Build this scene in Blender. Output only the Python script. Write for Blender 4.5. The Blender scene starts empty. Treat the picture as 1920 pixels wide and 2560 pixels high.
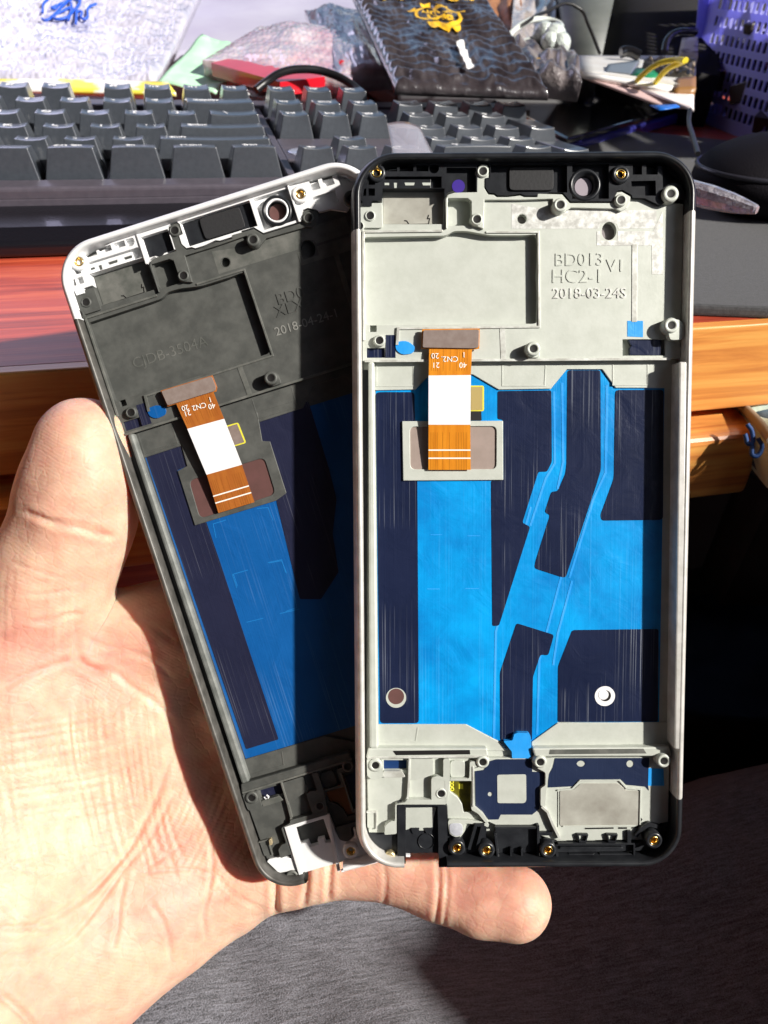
import bpy, bmesh, math, random
import numpy as np
from mathutils import Vector, Matrix, geometry, noise
random.seed(7); np.random.seed(7)
S = bpy.context.scene
COL = S.collection
MM = 0.001

# ------------------------------------------------------------------ camera, world, sun, exposure
CAMP = np.array([-48.62, -344.436, 96.123])          # desk frame, millimetres
CAMR = np.array([[0.96759, 0.111188, -0.22673], [-0.248569, 0.577684, -0.777492], [0.04453, 0.808652, 0.586599]])
cam_d = bpy.data.cameras.new('camera'); cam = bpy.data.objects.new('camera', cam_d); COL.objects.link(cam)
M4 = np.eye(4); M4[:3, :3] = CAMR; M4[:3, 3] = CAMP * MM
cam.matrix_world = Matrix(M4.tolist())
cam_d.sensor_fit = 'VERTICAL'; cam_d.sensor_height = 36; cam_d.lens = 27
cam_d.clip_start = 0.01; cam_d.clip_end = 100
cam_d.dof.use_dof = True; cam_d.dof.focus_distance = 0.178; cam_d.dof.aperture_fstop = 34
S.camera = cam
F = 1920.0
SUN_CAM = np.array([.77, .25, .64])                    # towards the sun in camera axes (right, up, back)
sv = CAMR @ (SUN_CAM / np.linalg.norm(SUN_CAM))
SUN = Vector(sv.tolist())
elev = math.asin(SUN.z); azim = math.atan2(SUN.x, SUN.y)
w = bpy.data.worlds.new('World'); S.world = w; w.use_nodes = True
nt = w.node_tree; bg = nt.nodes['Background']
sky = nt.nodes.new('ShaderNodeTexSky'); sky.sky_type = 'NISHITA'; sky.sun_disc = False
sky.sun_elevation = elev; sky.sun_rotation = azim
nt.links.new(sky.outputs[0], bg.inputs[0]); bg.inputs[1].default_value = 0.09
sl = bpy.data.lights.new('sun', 'SUN'); sl.energy = 5.0; sl.angle = math.radians(1.8); sl.color = (1, .95, .87)
so = bpy.data.objects.new('sun', sl); COL.objects.link(so)
so.rotation_euler = SUN.to_track_quat('Z', 'Y').to_euler(); so.location = (0.5, -0.6, 0.8)
al = bpy.data.lights.new('window_light', 'AREA'); al.shape = 'RECTANGLE'; al.size = 1.3; al.size_y = .8; al.energy = 6; al.color = (.80, .74, 1)
ao = bpy.data.objects.new('window_light', al); COL.objects.link(ao); ao.location = (-.75, 1.45, .95)
ao.rotation_euler = (Vector(ao.location) - Vector((0, .1, 0))).to_track_quat('Z', 'Y').to_euler()
S.view_settings.view_transform = 'Standard'; S.view_settings.look = 'None'
S.view_settings.gamma = 1; S.view_settings.use_curve_mapping = False
S.view_settings.exposure = 0.5

# ------------------------------------------------------------------ helpers
def ray(px, py):
    return CAMR @ np.array([(px - 960) / F, -(py - 1280) / F, -1.0])
def C(px, py, depth):                                 # world point (m) at a depth in mm
    return Vector(((CAMP + ray(px, py) * depth) * MM).tolist())
def onz(px, py, z=0.0):                               # point on a horizontal plane, mm in, m out
    d = ray(px, py); s = (z - CAMP[2]) / d[2]
    return Vector(((CAMP + s * d) * MM).tolist())
def ony(px, py, y):
    d = ray(px, py); s = (y - CAMP[1]) / d[1]
    return Vector(((CAMP + s * d) * MM).tolist())
def tag(o, label=None, cat=None, group=None, kind=None):
    if label: o['label'] = label
    if cat: o['category'] = cat
    if group: o['group'] = group
    if kind: o['kind'] = kind
    return o
def empty(name, label, cat, mw=None, group=None):
    o = bpy.data.objects.new(name, None); COL.objects.link(o); o.empty_display_size = .01
    if mw is not None: o.matrix_world = mw
    return tag(o, label, cat, group)
def link(name, bm, mat, parent=None, smooth=False, bevel=0, seg=2, label=None):
    me = bpy.data.meshes.new(name)
    if isinstance(bm, bmesh.types.BMesh):
        bmesh.ops.recalc_face_normals(bm, faces=bm.faces)
        bm.to_mesh(me); bm.free()
    else: me = bm
    mats = mat if isinstance(mat, (list, tuple)) else [mat]
    for m in mats: me.materials.append(m)
    if smooth:
        for p in me.polygons: p.use_smooth = True
    o = bpy.data.objects.new(name, me); COL.objects.link(o)
    if parent: o.parent = parent
    if bevel:
        b = o.modifiers.new('b', 'BEVEL'); b.width = bevel * MM; b.segments = seg; b.limit_method = 'ANGLE'
        b.angle_limit = math.radians(35)
    if label: o['label'] = label
    return o

# ---- materials
def mat(name, base, rough=.5, metal=0, n=None, bump=None, spec=.5, coat=0, sss=0, trans=0, alpha=1, col2=None, stretch=None, ior=1.45, sheen=0, ramp=(.35, .65), coat_rough=.05, rn=None):
    m = bpy.data.materials.new(name); m.use_nodes = True
    t = m.node_tree; b = t.nodes['Principled BSDF']; N = t.nodes.new; L = t.links.new
    b.inputs['Base Color'].default_value = (*base, 1); b.inputs['Roughness'].default_value = rough
    b.inputs['Metallic'].default_value = metal; b.inputs['Specular IOR Level'].default_value = spec
    b.inputs['Coat Weight'].default_value = coat; b.inputs['Coat Roughness'].default_value = coat_rough
    b.inputs['Transmission Weight'].default_value = trans; b.inputs['Alpha'].default_value = alpha; b.inputs['IOR'].default_value = ior
    b.inputs['Sheen Weight'].default_value = sheen
    if sss:
        b.inputs['Subsurface Weight'].default_value = sss; b.inputs['Subsurface Radius'].default_value = (1, .3, .15); b.inputs['Subsurface Scale'].default_value = .0035
    tc = N('ShaderNodeTexCoord'); mp = N('ShaderNodeMapping'); L(tc.outputs['Object'], mp.inputs[0])
    if stretch: mp.inputs['Scale'].default_value = stretch
    if n:
        sc, c2 = n
        nz = N('ShaderNodeTexNoise'); nz.inputs['Scale'].default_value = sc; nz.inputs['Detail'].default_value = 6; nz.inputs['Roughness'].default_value = .6
        L(mp.outputs[0], nz.inputs['Vector'])
        r = N('ShaderNodeValToRGB'); r.color_ramp.elements[0].position, r.color_ramp.elements[1].position = ramp
        r.color_ramp.elements[0].color = (*base, 1); r.color_ramp.elements[1].color = (*c2, 1)
        L(nz.outputs[0], r.inputs[0]); L(r.outputs[0], b.inputs['Base Color'])
        if rn:
            mr = N('ShaderNodeMapRange'); mr.inputs[3].default_value, mr.inputs[4].default_value = rn
            L(nz.outputs[0], mr.inputs[0]); L(mr.outputs[0], b.inputs['Roughness'])
    if bump:
        sc, dist = bump
        nb = N('ShaderNodeTexNoise'); nb.inputs['Scale'].default_value = sc; nb.inputs['Detail'].default_value = 5
        L(mp.outputs[0], nb.inputs['Vector'])
        bp = N('ShaderNodeBump'); bp.inputs['Distance'].default_value = dist * MM; bp.inputs['Strength'].default_value = 1
        L(nb.outputs[0], bp.inputs['Height']); L(bp.outputs[0], b.inputs['Normal'])
    return m

# ---- geometry
def rr(w2, y0, y1, r, n=10):                          # rounded rect, local phone coords (x, y up), y0 top(0) .. y1 bottom(-H)
    pts = []
    for cx, cy, a0 in ((w2 - r, y0 - r, 0), (-w2 + r, y0 - r, 90), (-w2 + r, y1 + r, 180), (w2 - r, y1 + r, 270)):
        for i in range(n + 1):
            a = math.radians(a0 + 90 * i / n); pts.append((cx + r * math.cos(a), cy + r * math.sin(a)))
    return pts
def rrect(x0, y0, x1, y1, r, n=5):
    if x0 > x1: x0, x1 = x1, x0
    if y0 > y1: y0, y1 = y1, y0
    pts = []
    for cx, cy, a0 in ((x1 - r, y1 - r, 0), (x0 + r, y1 - r, 90), (x0 + r, y0 + r, 180), (x1 - r, y0 + r, 270)):
        for i in range(n + 1):
            a = math.radians(a0 + 90 * i / n); pts.append((cx + r * math.cos(a), cy + r * math.sin(a)))
    return pts
def circ(cx, cy, r, n=20, ry=None):
    ry = ry or r
    return [(cx + r * math.cos(2 * math.pi * i / n), cy + ry * math.sin(2 * math.pi * i / n)) for i in range(n)]
def roundpoly(pts, r, n=3):                           # round the corners of a polygon
    out = []; m = len(pts)
    for i in range(m):
        p, a, b = Vector(pts[i]), Vector(pts[i - 1]), Vector(pts[(i + 1) % m])
        da, db = (a - p), (b - p); rr_ = min(r, da.length * .45, db.length * .45)
        if da.length < 1e-6 or db.length < 1e-6: continue
        s, e = p + da.normalized() * rr_, p + db.normalized() * rr_
        for k in range(n + 1):
            t = k / n; out.append(tuple((s * (1 - t) ** 2 + p * 2 * t * (1 - t) + e * t * t)))
    return out
def pip(x, y, l):                                       # point in polygon
    c = False; n = len(l); j = n - 1
    for i in range(n):
        if (l[i][1] > y) != (l[j][1] > y) and x < (l[j][0] - l[i][0]) * (y - l[i][1]) / (l[j][1] - l[i][1]) + l[i][0]: c = not c
        j = i
    return c
def add_slab(bm, outer, z0, z1, holes=(), mi=0):        # extruded polygon with holes (constrained Delaunay fill)
    loops = [list(outer)] + [list(h) for h in holes]
    vs = []; es = []
    for l in loops:
        k = len(vs); vs += [Vector((p[0], p[1])) for p in l]; es += [(k + i, k + (i + 1) % len(l)) for i in range(len(l))]
    ov, oe, of, *_ = geometry.delaunay_2d_cdt(vs, es, [], 0, 1e-5)
    keep = []
    for f in of:
        cx = sum(ov[i].x for i in f) / len(f); cy = sum(ov[i].y for i in f) / len(f)
        if pip(cx, cy, loops[0]) and not any(pip(cx, cy, h) for h in loops[1:]): keep.append(list(f))
    top = {}; bot = {}; cnt = {}
    for f in keep:
        for i in f:
            if i not in top:
                top[i] = bm.verts.new((ov[i].x * MM, ov[i].y * MM, z1 * MM)); bot[i] = bm.verts.new((ov[i].x * MM, ov[i].y * MM, z0 * MM))
        bm.faces.new([top[i] for i in f]).material_index = mi; bm.faces.new([bot[i] for i in reversed(f)]).material_index = mi
        for a, b in zip(f, f[1:] + f[:1]): cnt[(a, b)] = 1
    for (a, b) in cnt:
        if (b, a) not in cnt: bm.faces.new((bot[a], bot[b], top[b], top[a])).material_index = mi
def slab(name, outer, z0, z1, m, parent, holes=(), bevel=.12, label=None):
    bm = bmesh.new(); add_slab(bm, outer, z0, z1, holes)
    return link(name, bm, m, parent, bevel=bevel, label=label)
def add_box(bm, c, s, rot=None):
    mt = Matrix.Translation(c) @ (rot.to_4x4() if rot else Matrix()) @ Matrix.Diagonal((*s, 1))
    bmesh.ops.create_cube(bm, size=1, matrix=mt)
def add_rib(bm, pts, w_, z0, z1):                     # raised strip along a polyline, mm
    for a, b in zip(pts[:-1], pts[1:]):
        a, b = Vector(a), Vector(b); d = (b - a)
        if d.length < 1e-6: continue
        d.normalize(); nn = Vector((-d.y, d.x)) * w_ / 2; a2, b2 = a - d * w_ * .5, b + d * w_ * .5
        add_slab(bm, [tuple(a2 - nn), tuple(b2 - nn), tuple(b2 + nn), tuple(a2 + nn)], z0, z1 + random.uniform(0, .01))
def add_lathe(bm, prof, n=24, c=(0, 0), mi=0):        # prof [(r,z)] mm
    rings = []
    for r, z in prof:
        if r < 1e-6: rings.append([bm.verts.new((c[0] * MM, c[1] * MM, z * MM))])
        else: rings.append([bm.verts.new(((c[0] + r * math.cos(2 * math.pi * i / n)) * MM, (c[1] + r * math.sin(2 * math.pi * i / n)) * MM, z * MM)) for i in range(n)])
    for a, b in zip(rings[:-1], rings[1:]):
        for i in range(n):
            j = (i + 1) % n
            if len(a) == 1 and len(b) == 1: continue
            if len(a) == 1: f = bm.faces.new((a[0], b[i], b[j]))
            elif len(b) == 1: f = bm.faces.new((a[i], a[j], b[0]))
            else: f = bm.faces.new((a[i], a[j], b[j], b[i]))
            f.material_index = mi; f.smooth = True
def ribs(name, lst, m, parent, bevel=.08):
    for pts, w_, z0, z1 in lst:
        b = bmesh.new(); add_rib(b, pts, w_, z0, z1); link(name, b, m, parent, bevel=bevel)
def tube(name, pts, r, m, parent=None, n=10, res=6, taper=None):
    cu = bpy.data.curves.new(name, 'CURVE'); cu.dimensions = '3D'; cu.bevel_depth = r * MM; cu.bevel_resolution = 3; cu.resolution_u = res; cu.use_fill_caps = True
    sp = cu.splines.new('BEZIER'); sp.bezier_points.add(len(pts) - 1)
    for i, p in enumerate(pts):
        b = sp.bezier_points[i]; b.co = p; b.handle_left_type = b.handle_right_type = 'AUTO'
        if taper: b.radius = taper[i]
    o = bpy.data.objects.new(name, cu)
    dg = bpy.context.evaluated_depsgraph_get(); COL.objects.link(o); dg.update()
    me = bpy.data.meshes.new_from_object(o.evaluated_get(dg)); bpy.data.objects.remove(o)
    me.materials.clear()
    return link(name, me, m, parent, smooth=True)
def text_mesh(body, size, ext=.1, align='CENTER', font_shear=0, space=1.0, offset=0.0):
    cu = bpy.data.curves.new('t', 'FONT'); cu.body = body; cu.size = size * MM; cu.extrude = ext * MM; cu.align_x = align; cu.align_y = 'CENTER'
    cu.space_character = space; cu.offset = offset * MM; cu.shear = font_shear; cu.resolution_u = 3
    o = bpy.data.objects.new('t', cu); COL.objects.link(o)
    dg = bpy.context.evaluated_depsgraph_get(); dg.update()
    me = bpy.data.meshes.new_from_object(o.evaluated_get(dg)); bpy.data.objects.remove(o)
    me.materials.clear()
    return me
def text(name, body, size, mtx, m, parent, ext=.1, **k):
    me = text_mesh(body, size, ext, **k); me.transform(mtx)
    return link(name, me, m, parent)

# ------------------------------------------------------------------ phone frames: trace crops (x0, y0, scale)
CROP = dict(Z1=(860, 360, .5425), Z2=(860, 900, .5425), Z3=(860, 1400, .5425), Z4=(860, 1800, .5425),
            A=(860, 370, .2712), B=(1300, 370, .2712), K=(860, 1880, .2411), D=(1240, 1880, .3014),
            L1=(140, 380, .4822), L2=(200, 900, .4822), L3=(400, 1400, .3617), L4=(560, 1850, .3014))
MR = Matrix(((0.96784, 0.08962, -0.23506, 29.14741), (-0.2466, 0.52278, -0.81602, -172.5586), (0.04975, 0.84774, 0.52807, 61.56842), (0, 0, 0, 1)))
ML = Matrix(((0.95186, -0.19482, -0.23667, -39.89249), (-0.08781, 0.56642, -0.81942, -152.56722), (0.2937, 0.80076, 0.52204, 47.33396), (0, 0, 0, 1)))
def loc_fn(Mx):
    Mi = np.array(Mx)[:3, :3]; T = np.array(Mx)[:3, 3]
    def f(crop, pts, h=0.0):
        x0, y0, s = CROP[crop] if crop else (0, 0, 1); out = []
        c = Mi.T @ (CAMP - T)
        for (x, y) in pts:
            d = Mi.T @ ray(x0 + x * s, y0 + y * s); k = (h - c[2]) / d[2]
            q = c + k * d; out.append((float(q[0]), float(q[1])))
        return out
    return f
PR = loc_fn(MR); PL = loc_fn(ML)
WID, HEI, RAD = 77.0, 164.3, 10.0
FL = -1.7
def clampin(pts, inset):
    w2 = WID / 2 - inset; r = RAD - inset; out = []
    for x, y in pts:
        x = max(-w2, min(w2, x)); y = min(-inset, max(-HEI + inset, y))
        cx = max(-w2 + r, min(w2 - r, x)); cy = min(-inset - r, max(-HEI + inset + r, y))
        dx, dy = x - cx, y - cy; d = math.hypot(dx, dy)
        if d > r: x, y = cx + dx * r / d, cy + dy * r / d
        out.append((x, y))
    return out

def metal_mat(name, c1, c2, rough, streak=True, metallic=.35):
    m = mat(name, c1, rough, metallic, n=(260, c2), bump=(1500, .018), ramp=(.38, .66), rn=(rough - .1, rough + .15))
    return m
M_ALU = metal_mat('cast_aluminium', (.54, .565, .515), (.475, .50, .45), .5, metallic=.15)
M_ALU2 = metal_mat('worn_aluminium', (.44, .44, .40), (.72, .74, .70), .42, metallic=.2)
M_ALU_RIM = metal_mat('rim_aluminium', (.70, .69, .66), (.52, .51, .48), .38, metallic=.3)
M_GREY = metal_mat('grey_magnesium', (.072, .075, .070), (.105, .108, .10), .55, metallic=.2)
M_GREY2 = metal_mat('grey_magnesium_worn', (.10, .105, .095), (.17, .17, .155), .5, metallic=.2)
M_GREY_RIM = metal_mat('grey_rim', (.070, .068, .062), (.13, .125, .115), .42, metallic=.3)
M_BLACKP = mat('black_plastic', (.012, .013, .016), .32, n=(300, (.022, .024, .028)), bump=(1200, .02))
M_WHITEP = mat('white_plastic', (.80, .80, .80), .35, n=(200, (.74, .75, .76)), bump=(900, .01), coat=.2)
M_BRASS = mat('brass', (.90, .66, .25), .25, 1, n=(900, (.7, .46, .14)))
M_HOLE = mat('hole_black', (.006, .005, .005), .6)
M_SCREEN = mat('screen_glass', (.01, .01, .012), .08, coat=1)
def film_mat(name, c1, c2, rough=.35, scratch=.5, coat=.3):
    m = mat(name, c1, rough, 0, coat=coat, coat_rough=.12)
    t = m.node_tree; N = t.nodes.new; L = t.links.new; b = t.nodes['Principled BSDF']
    tc = N('ShaderNodeTexCoord')
    nz = N('ShaderNodeTexNoise'); nz.inputs['Scale'].default_value = 55; nz.inputs['Detail'].default_value = 7; nz.inputs['Roughness'].default_value = .65
    L(tc.outputs['Object'], nz.inputs[0])
    r = N('ShaderNodeValToRGB'); r.color_ramp.elements[0].position = .38; r.color_ramp.elements[1].position = .66
    r.color_ramp.elements[0].color = (*c1, 1); r.color_ramp.elements[1].color = (*c2, 1); L(nz.outputs[0], r.inputs[0])
    mp = N('ShaderNodeMapping'); mp.inputs['Scale'].default_value = (2600, 14, 1); L(tc.outputs['Object'], mp.inputs[0])
    s = N('ShaderNodeTexNoise'); s.inputs['Scale'].default_value = 1; s.inputs['Detail'].default_value = 2; L(mp.outputs[0], s.inputs[0])
    mask = N('ShaderNodeTexNoise'); mask.inputs['Scale'].default_value = 45; L(tc.outputs['Object'], mask.inputs[0])
    r2 = N('ShaderNodeValToRGB'); r2.color_ramp.elements[0].position = .57; r2.color_ramp.elements[1].position = .72; L(s.outputs[0], r2.inputs[0])
    r3 = N('ShaderNodeValToRGB'); r3.color_ramp.elements[0].position = .45; r3.color_ramp.elements[1].position = .62; L(mask.outputs[0], r3.inputs[0])
    mu = N('ShaderNodeMath'); mu.operation = 'MULTIPLY'; L(r2.outputs[0], mu.inputs[0]); L(r3.outputs[0], mu.inputs[1])
    mu2 = N('ShaderNodeMath'); mu2.operation = 'MULTIPLY'; mu2.inputs[1].default_value = scratch; L(mu.outputs[0], mu2.inputs[0])
    mx = N('ShaderNodeMix'); mx.data_type = 'RGBA'; L(mu2.outputs[0], mx.inputs[0]); L(r.outputs[0], mx.inputs[6]); mx.inputs[7].default_value = (min(1, c1[0] * 3 + .22), min(1, c1[1] * 2 + .24), min(1, c1[2] * 1.4 + .26), 1)
    L(mx.outputs[2], b.inputs['Base Color'])
    bp = N('ShaderNodeBump'); bp.inputs['Distance'].default_value = .00003; L(s.outputs[0], bp.inputs['Height'])
    wn = N('ShaderNodeTexNoise'); wn.inputs['Scale'].default_value = 130; wn.inputs['Detail'].default_value = 4; wn.inputs['Distortion'].default_value = 1.2; L(tc.outputs['Object'], wn.inputs[0])
    bw = N('ShaderNodeBump'); bw.inputs['Distance'].default_value = .00022; L(wn.outputs[0], bw.inputs['Height']); L(bp.outputs[0], bw.inputs['Normal']); L(bw.outputs[0], b.inputs['Normal'])
    return m
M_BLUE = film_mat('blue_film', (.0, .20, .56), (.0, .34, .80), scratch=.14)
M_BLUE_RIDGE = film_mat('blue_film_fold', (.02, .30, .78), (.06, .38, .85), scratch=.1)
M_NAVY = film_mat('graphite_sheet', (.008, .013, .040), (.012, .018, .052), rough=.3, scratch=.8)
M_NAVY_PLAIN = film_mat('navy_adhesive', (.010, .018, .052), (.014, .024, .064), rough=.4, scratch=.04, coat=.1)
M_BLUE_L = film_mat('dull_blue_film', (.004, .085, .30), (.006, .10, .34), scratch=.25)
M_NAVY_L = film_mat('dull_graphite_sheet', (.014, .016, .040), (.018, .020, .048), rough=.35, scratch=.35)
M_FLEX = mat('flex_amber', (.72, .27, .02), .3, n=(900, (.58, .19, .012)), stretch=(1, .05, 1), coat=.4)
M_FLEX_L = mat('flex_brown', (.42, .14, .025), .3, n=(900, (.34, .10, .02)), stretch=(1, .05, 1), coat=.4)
M_HEAD = mat('connector_grey_brown', (.21, .16, .14), .4, n=(600, (.25, .20, .18)))
M_TAPE = mat('white_tape', (.85, .85, .86), .5, n=(500, (.78, .78, .80)))
M_INK = mat('white_ink', (.88, .86, .80), .5)
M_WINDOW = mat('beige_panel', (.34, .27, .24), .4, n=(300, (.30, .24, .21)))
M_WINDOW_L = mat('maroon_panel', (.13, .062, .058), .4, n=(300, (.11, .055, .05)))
M_TAB = mat('yellow_tab', (.42, .32, .12), .4)
M_TAB_EDGE = mat('yellow_tab_edge', (.72, .66, .05), .4)
M_OLIVE = mat('olive_flex', (.16, .14, .01), .3, n=(700, (.08, .07, .008)), coat=.5)
M_BEIGEM = mat('brushed_beige_metal', (.33, .315, .275), .45, .3, n=(110, (.56, .56, .50)), bump=(700, .02), ramp=(.3, .7))
M_PLATE = metal_mat('zinc_plating', (.50, .50, .47), (.82, .83, .80), .4, metallic=.2)
for n_ in M_PLATE.node_tree.nodes:
    if n_.type == 'TEX_NOISE' and n_.inputs['Scale'].default_value < 1000: n_.inputs['Scale'].default_value = 620
M_ADH = mat('grey_adhesive', (.20, .18, .185), .6)
M_LILAC = mat('lilac_disc', (.32, .28, .32), .5)
M_PURPLE = mat('purple_lens', (.055, .03, .26), .3)

def build_phone(white, root_label):
    Mx = ML if white else MR
    mw = Matrix(Mx); mw[0][3] *= MM; mw[1][3] *= MM; mw[2][3] *= MM
    root = empty('phone_frame', root_label, 'phone frame', mw, 'phone frames held in the hand')
    ME = M_GREY if white else M_ALU; ME2 = M_GREY2 if white else M_ALU2; RIM = M_GREY_RIM if white else M_ALU_RIM
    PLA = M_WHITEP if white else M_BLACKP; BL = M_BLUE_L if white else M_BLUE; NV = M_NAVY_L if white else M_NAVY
    P = PR
    # ---- rim swept round the outline, split into metal and plastic
    prof = [(2.3, -1.6), (2.2, 2.9), (2.05, 3.4), (1.7, 3.6), (1.2, 3.4), (.65, 2.6), (.2, 1.3), (.0, 0), (.15, -1.4), (.7, -2.6), (1.8, -3.5), (3.5, -3.8)]
    N_ = 14
    loops = []
    for off, z in prof:
        r = max(RAD - off, 2); base = rr(WID / 2 - off, -off, -HEI + off, r, N_)
        # subdivide the straight sides
        full = []
        m = len(base)
        for i in range(m):
            a, b = base[i], base[(i + 1) % m]; full.append(a)
            if math.hypot(a[0] - b[0], a[1] - b[1]) > 20:
                for k in range(1, 40): full.append((a[0] + (b[0] - a[0]) * k / 40, a[1] + (b[1] - a[1]) * k / 40))
        loops.append((full, z))
    cnt = len(loops[0][0])
    def is_plastic(i):
        x, y = loops[0][0][i]
        if y > (-14.2 if x < 0 else -15.5): return True
        if x > 0 and y < -150.0: return True
        if y < -158 and x > -20: return True
        return False
    for plastic in (0, 1, 2):
        bm = bmesh.new()
        sel = [i for i in range(cnt) if ((is_plastic(i) and (1 if loops[0][0][i][1] > -80 else 2)) == plastic) and (plastic or not (loops[0][0][i][1] < -158 and -20 < loops[0][0][i][0]))]
        V = {}
        def vv(i, k, grow):
            key = (i % cnt, k, grow)
            if key not in V:
                x, y = loops[k][0][i % cnt]; V[key] = bm.verts.new((x * MM, y * MM, loops[k][1] * MM))
            return V[key]
        cut = lambda i: (loops[0][0][i % cnt][1] < -158.0 and -28.4 < loops[0][0][i % cnt][0] < -17.5)   # port gap
        for i in sel:
            if cut(i): continue
            for k in range(len(prof) - 1):
                f = bm.faces.new((vv(i, k, 0), vv(i + 1, k, 0), vv(i + 1, k + 1, 0), vv(i, k + 1, 0))); f.smooth = True
        link('plastic_rim' if plastic else 'metal_rim', bm, PLA if plastic else RIM, root, smooth=True)
    # small machining ticks on the side rim
    # ---- back plate and display
    slab('back_plate', rr(WID / 2 - 2.5, -2.5, -HEI + 2.5, RAD - 2.5), -3.4, FL, ME, root, bevel=0)
    slab('display_panel', rr(WID / 2 - 2.0, -2.0, -HEI + 2.0, RAD - 2), -4.3, -3.42, M_SCREEN, root, bevel=.2)
    # ---- plastic cap at the top
    capL = P('A', [(60, 565), (138, 565), (138, 495), (168, 495), (173, 542), (256, 542), (260, 495), (350, 495), (356, 382), (925, 382), (925, 455), (962, 420), (1013, 405), (1222, 400),
                   (1224, 172), (1260, 147), (1320, 147), (1340, 180), (1340, 282), (1300, 287), (1300, 370), (1330, 420), (1385, 427), (1410, 447), (1500, 447)], .3)
    capR = P('B', [(0, 431), (38, 447), (156, 447), (161, 417), (390, 421), (460, 501), (840, 501), (890, 402), (940, 397), (1020, 441), (1030, 467), (1140, 472), (1280, 537), (1332, 505), (1345, 470), (1530, 480), (1640, 480), (1640, 200), (1400, 40), (700, 25)], .3)
    capT = P('A', [(1200, 40), (700, 50), (200, 80), (60, 250), (40, 400)], .3)
    cap = clampin(capL + capR + capT, 2.2)
    slab('plastic_cap', cap, FL - .1, -.5, PLA, root, bevel=.1)
    H1 = [P('A', [(370, 160), (490, 160), (490, 215), (370, 215)], 1), P('A', [(512, 160), (640, 160), (640, 215), (512, 215)], 1), P('A', [(668, 160), (780, 160), (780, 215), (668, 215)], 1),
          circ(*P('A', [(830, 188)], 1)[0], 1.1),
          P('A', [(375, 262), (900, 262), (900, 368), (375, 368)], 1),
          P('A', [(945, 180), (1218, 180), (1218, 395), (945, 395)], 1),
          P('A', [(145, 285), (205, 270), (205, 340), (145, 340)], 1), P('A', [(225, 285), (285, 285), (285, 340), (225, 340)], 1),
          P('A', [(140, 372), (205, 372), (205, 440), (140, 440)], 1), P('A', [(225, 372), (285, 372), (285, 440), (225, 440)], 1)]
    H2 = [P('A', [(1350, 110), (1640, 110), (1640, 425), (1420, 425), (1405, 400), (1350, 400)], 1)]
    rxl = P('B', [(0, 100), (435, 100), (435, 410), (0, 410)], 1)
    H2 = [[P('A', [(1352, 105)], 1)[0], rxl[1], rxl[2], P('A', [(1352, 405)], 1)[0]]]
    H2.append(P('B', [(482, 105), (820, 105), (820, 468), (482, 468)], 1))
    H2.append(P('B', [(1040, 110), (1125, 110), (1125, 245), (1040, 245)], 1)); H2.append(P('B', [(1165, 110), (1270, 110), (1270, 245), (1165, 245)], 1))
    H2.append(P('B', [(1025, 305), (1250, 300), (1255, 440), (1180, 440), (1035, 430)], 1))
    H2.append(P('B', [(1318, 140), (1420, 170), (1480, 260), (1485, 330), (1400, 320), (1318, 370)], 1))
    slab('rib_frame', cap, -.5, 1.0, PLA, root, holes=[clampin(h_, 2.7) for h_ in H1 + H2], bevel=.12)
    # bar with slots above the camera opening
    bar = P('A', [(362, 285), (800, 285), (800, 378), (362, 378)], .2)
    hb = [P('A', q, .2) for q in ([(372, 322), (416, 322), (416, 343), (372, 343)], [(460, 322), (488, 322), (484, 374), (464, 374)], [(558, 320), (652, 320), (644, 345), (566, 345)], [(720, 320), (802 - 5, 320), (797, 345), (728, 345)])]
    slab('slotted_bar', bar, -.45, .2, PLA, root, holes=[], bevel=.05)
    for q in hb: slab('contact', q, .2, .26, ME, root, bevel=0)
    # receiver recess panel, camera ring
    q = P('B', [(-100, 175), (310, 175), (310, 390), (-100, 390)], 0)
    slab('earpiece_mesh', roundpoly(q, 1), -.5, .05, mat('earpiece_black', (.018, .018, .020), .7, bump=(1500, .05)), root, bevel=.15)
    cx, cy = P('B', [(598, 340)], 1)[0]
    if white: cx, cy = PL('L1', [(1145, 305)], 1)[0]
    bm = bmesh.new(); add_lathe(bm, [(3.6, -.5), (3.6, .9), (3.3, 1.25), (2.9, 1.25), (2.6, .7), (2.3, .5), (2.2, -.4), (2.0, -.45)], 36, (cx, cy))
    link('camera_ring', bm, M_BLACKP, root)
    if white:
        bm = bmesh.new(); add_lathe(bm, [(2.75, .6), (2.75, 1.3), (2.3, 1.3), (2.3, .5)], 36, (cx, cy)); link('lens_ring', bm, M_TAPE, root)
    slab('lens_hole', circ(cx, cy, 1.95, 28), -.5, -.25, M_LILAC if not white else M_WINDOW_L, root, bevel=0)
    cx2, cy2 = P('A', [(1055, 352)], -.4)[0]
    slab('sensor_lens', circ(cx2, cy2, 1.45, 24), -.5, -.42, M_PURPLE if not white else M_BLACKP, root, bevel=0)
    for nm, q in (('earpiece_recess', [(1352, 105), (1640 + 400, 105), (1640 + 400, 405), (1352, 405)]), ('sensor_recess', [(945, 180), (1218, 180), (1218, 395), (945, 395)])):
        if white: slab(nm, P('A', q, -.45), -.5, -.46, M_BLACKP, root, bevel=0)
    # ---- upper mid plate
    up = P('A', [(90, 600), (138, 565), (138, 505), (168, 505), (175, 550), (258, 550), (262, 505), (352, 505), (358, 702), (918, 702), (922, 462), (965, 427), (1015, 412), (1225, 406),
                 (1228, 178), (1262, 152), (1318, 152), (1337, 185), (1337, 278), (1297, 285), (1297, 372), (1328, 426), (1383, 432), (1408, 452), (1500, 452)], 0)
    up += P('B', [(0, 437), (38, 452), (158, 452), (163, 422), (388, 427), (458, 507), (842, 507), (892, 407), (938, 402), (1018, 447), (1028, 472), (1138, 477), (1280, 542), (1335, 512), (1640, 512)], 0)
    up += P('Z1', [(1640, 987), (60, 1001)], 0)
    up = clampin(up, 2.4)
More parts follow.
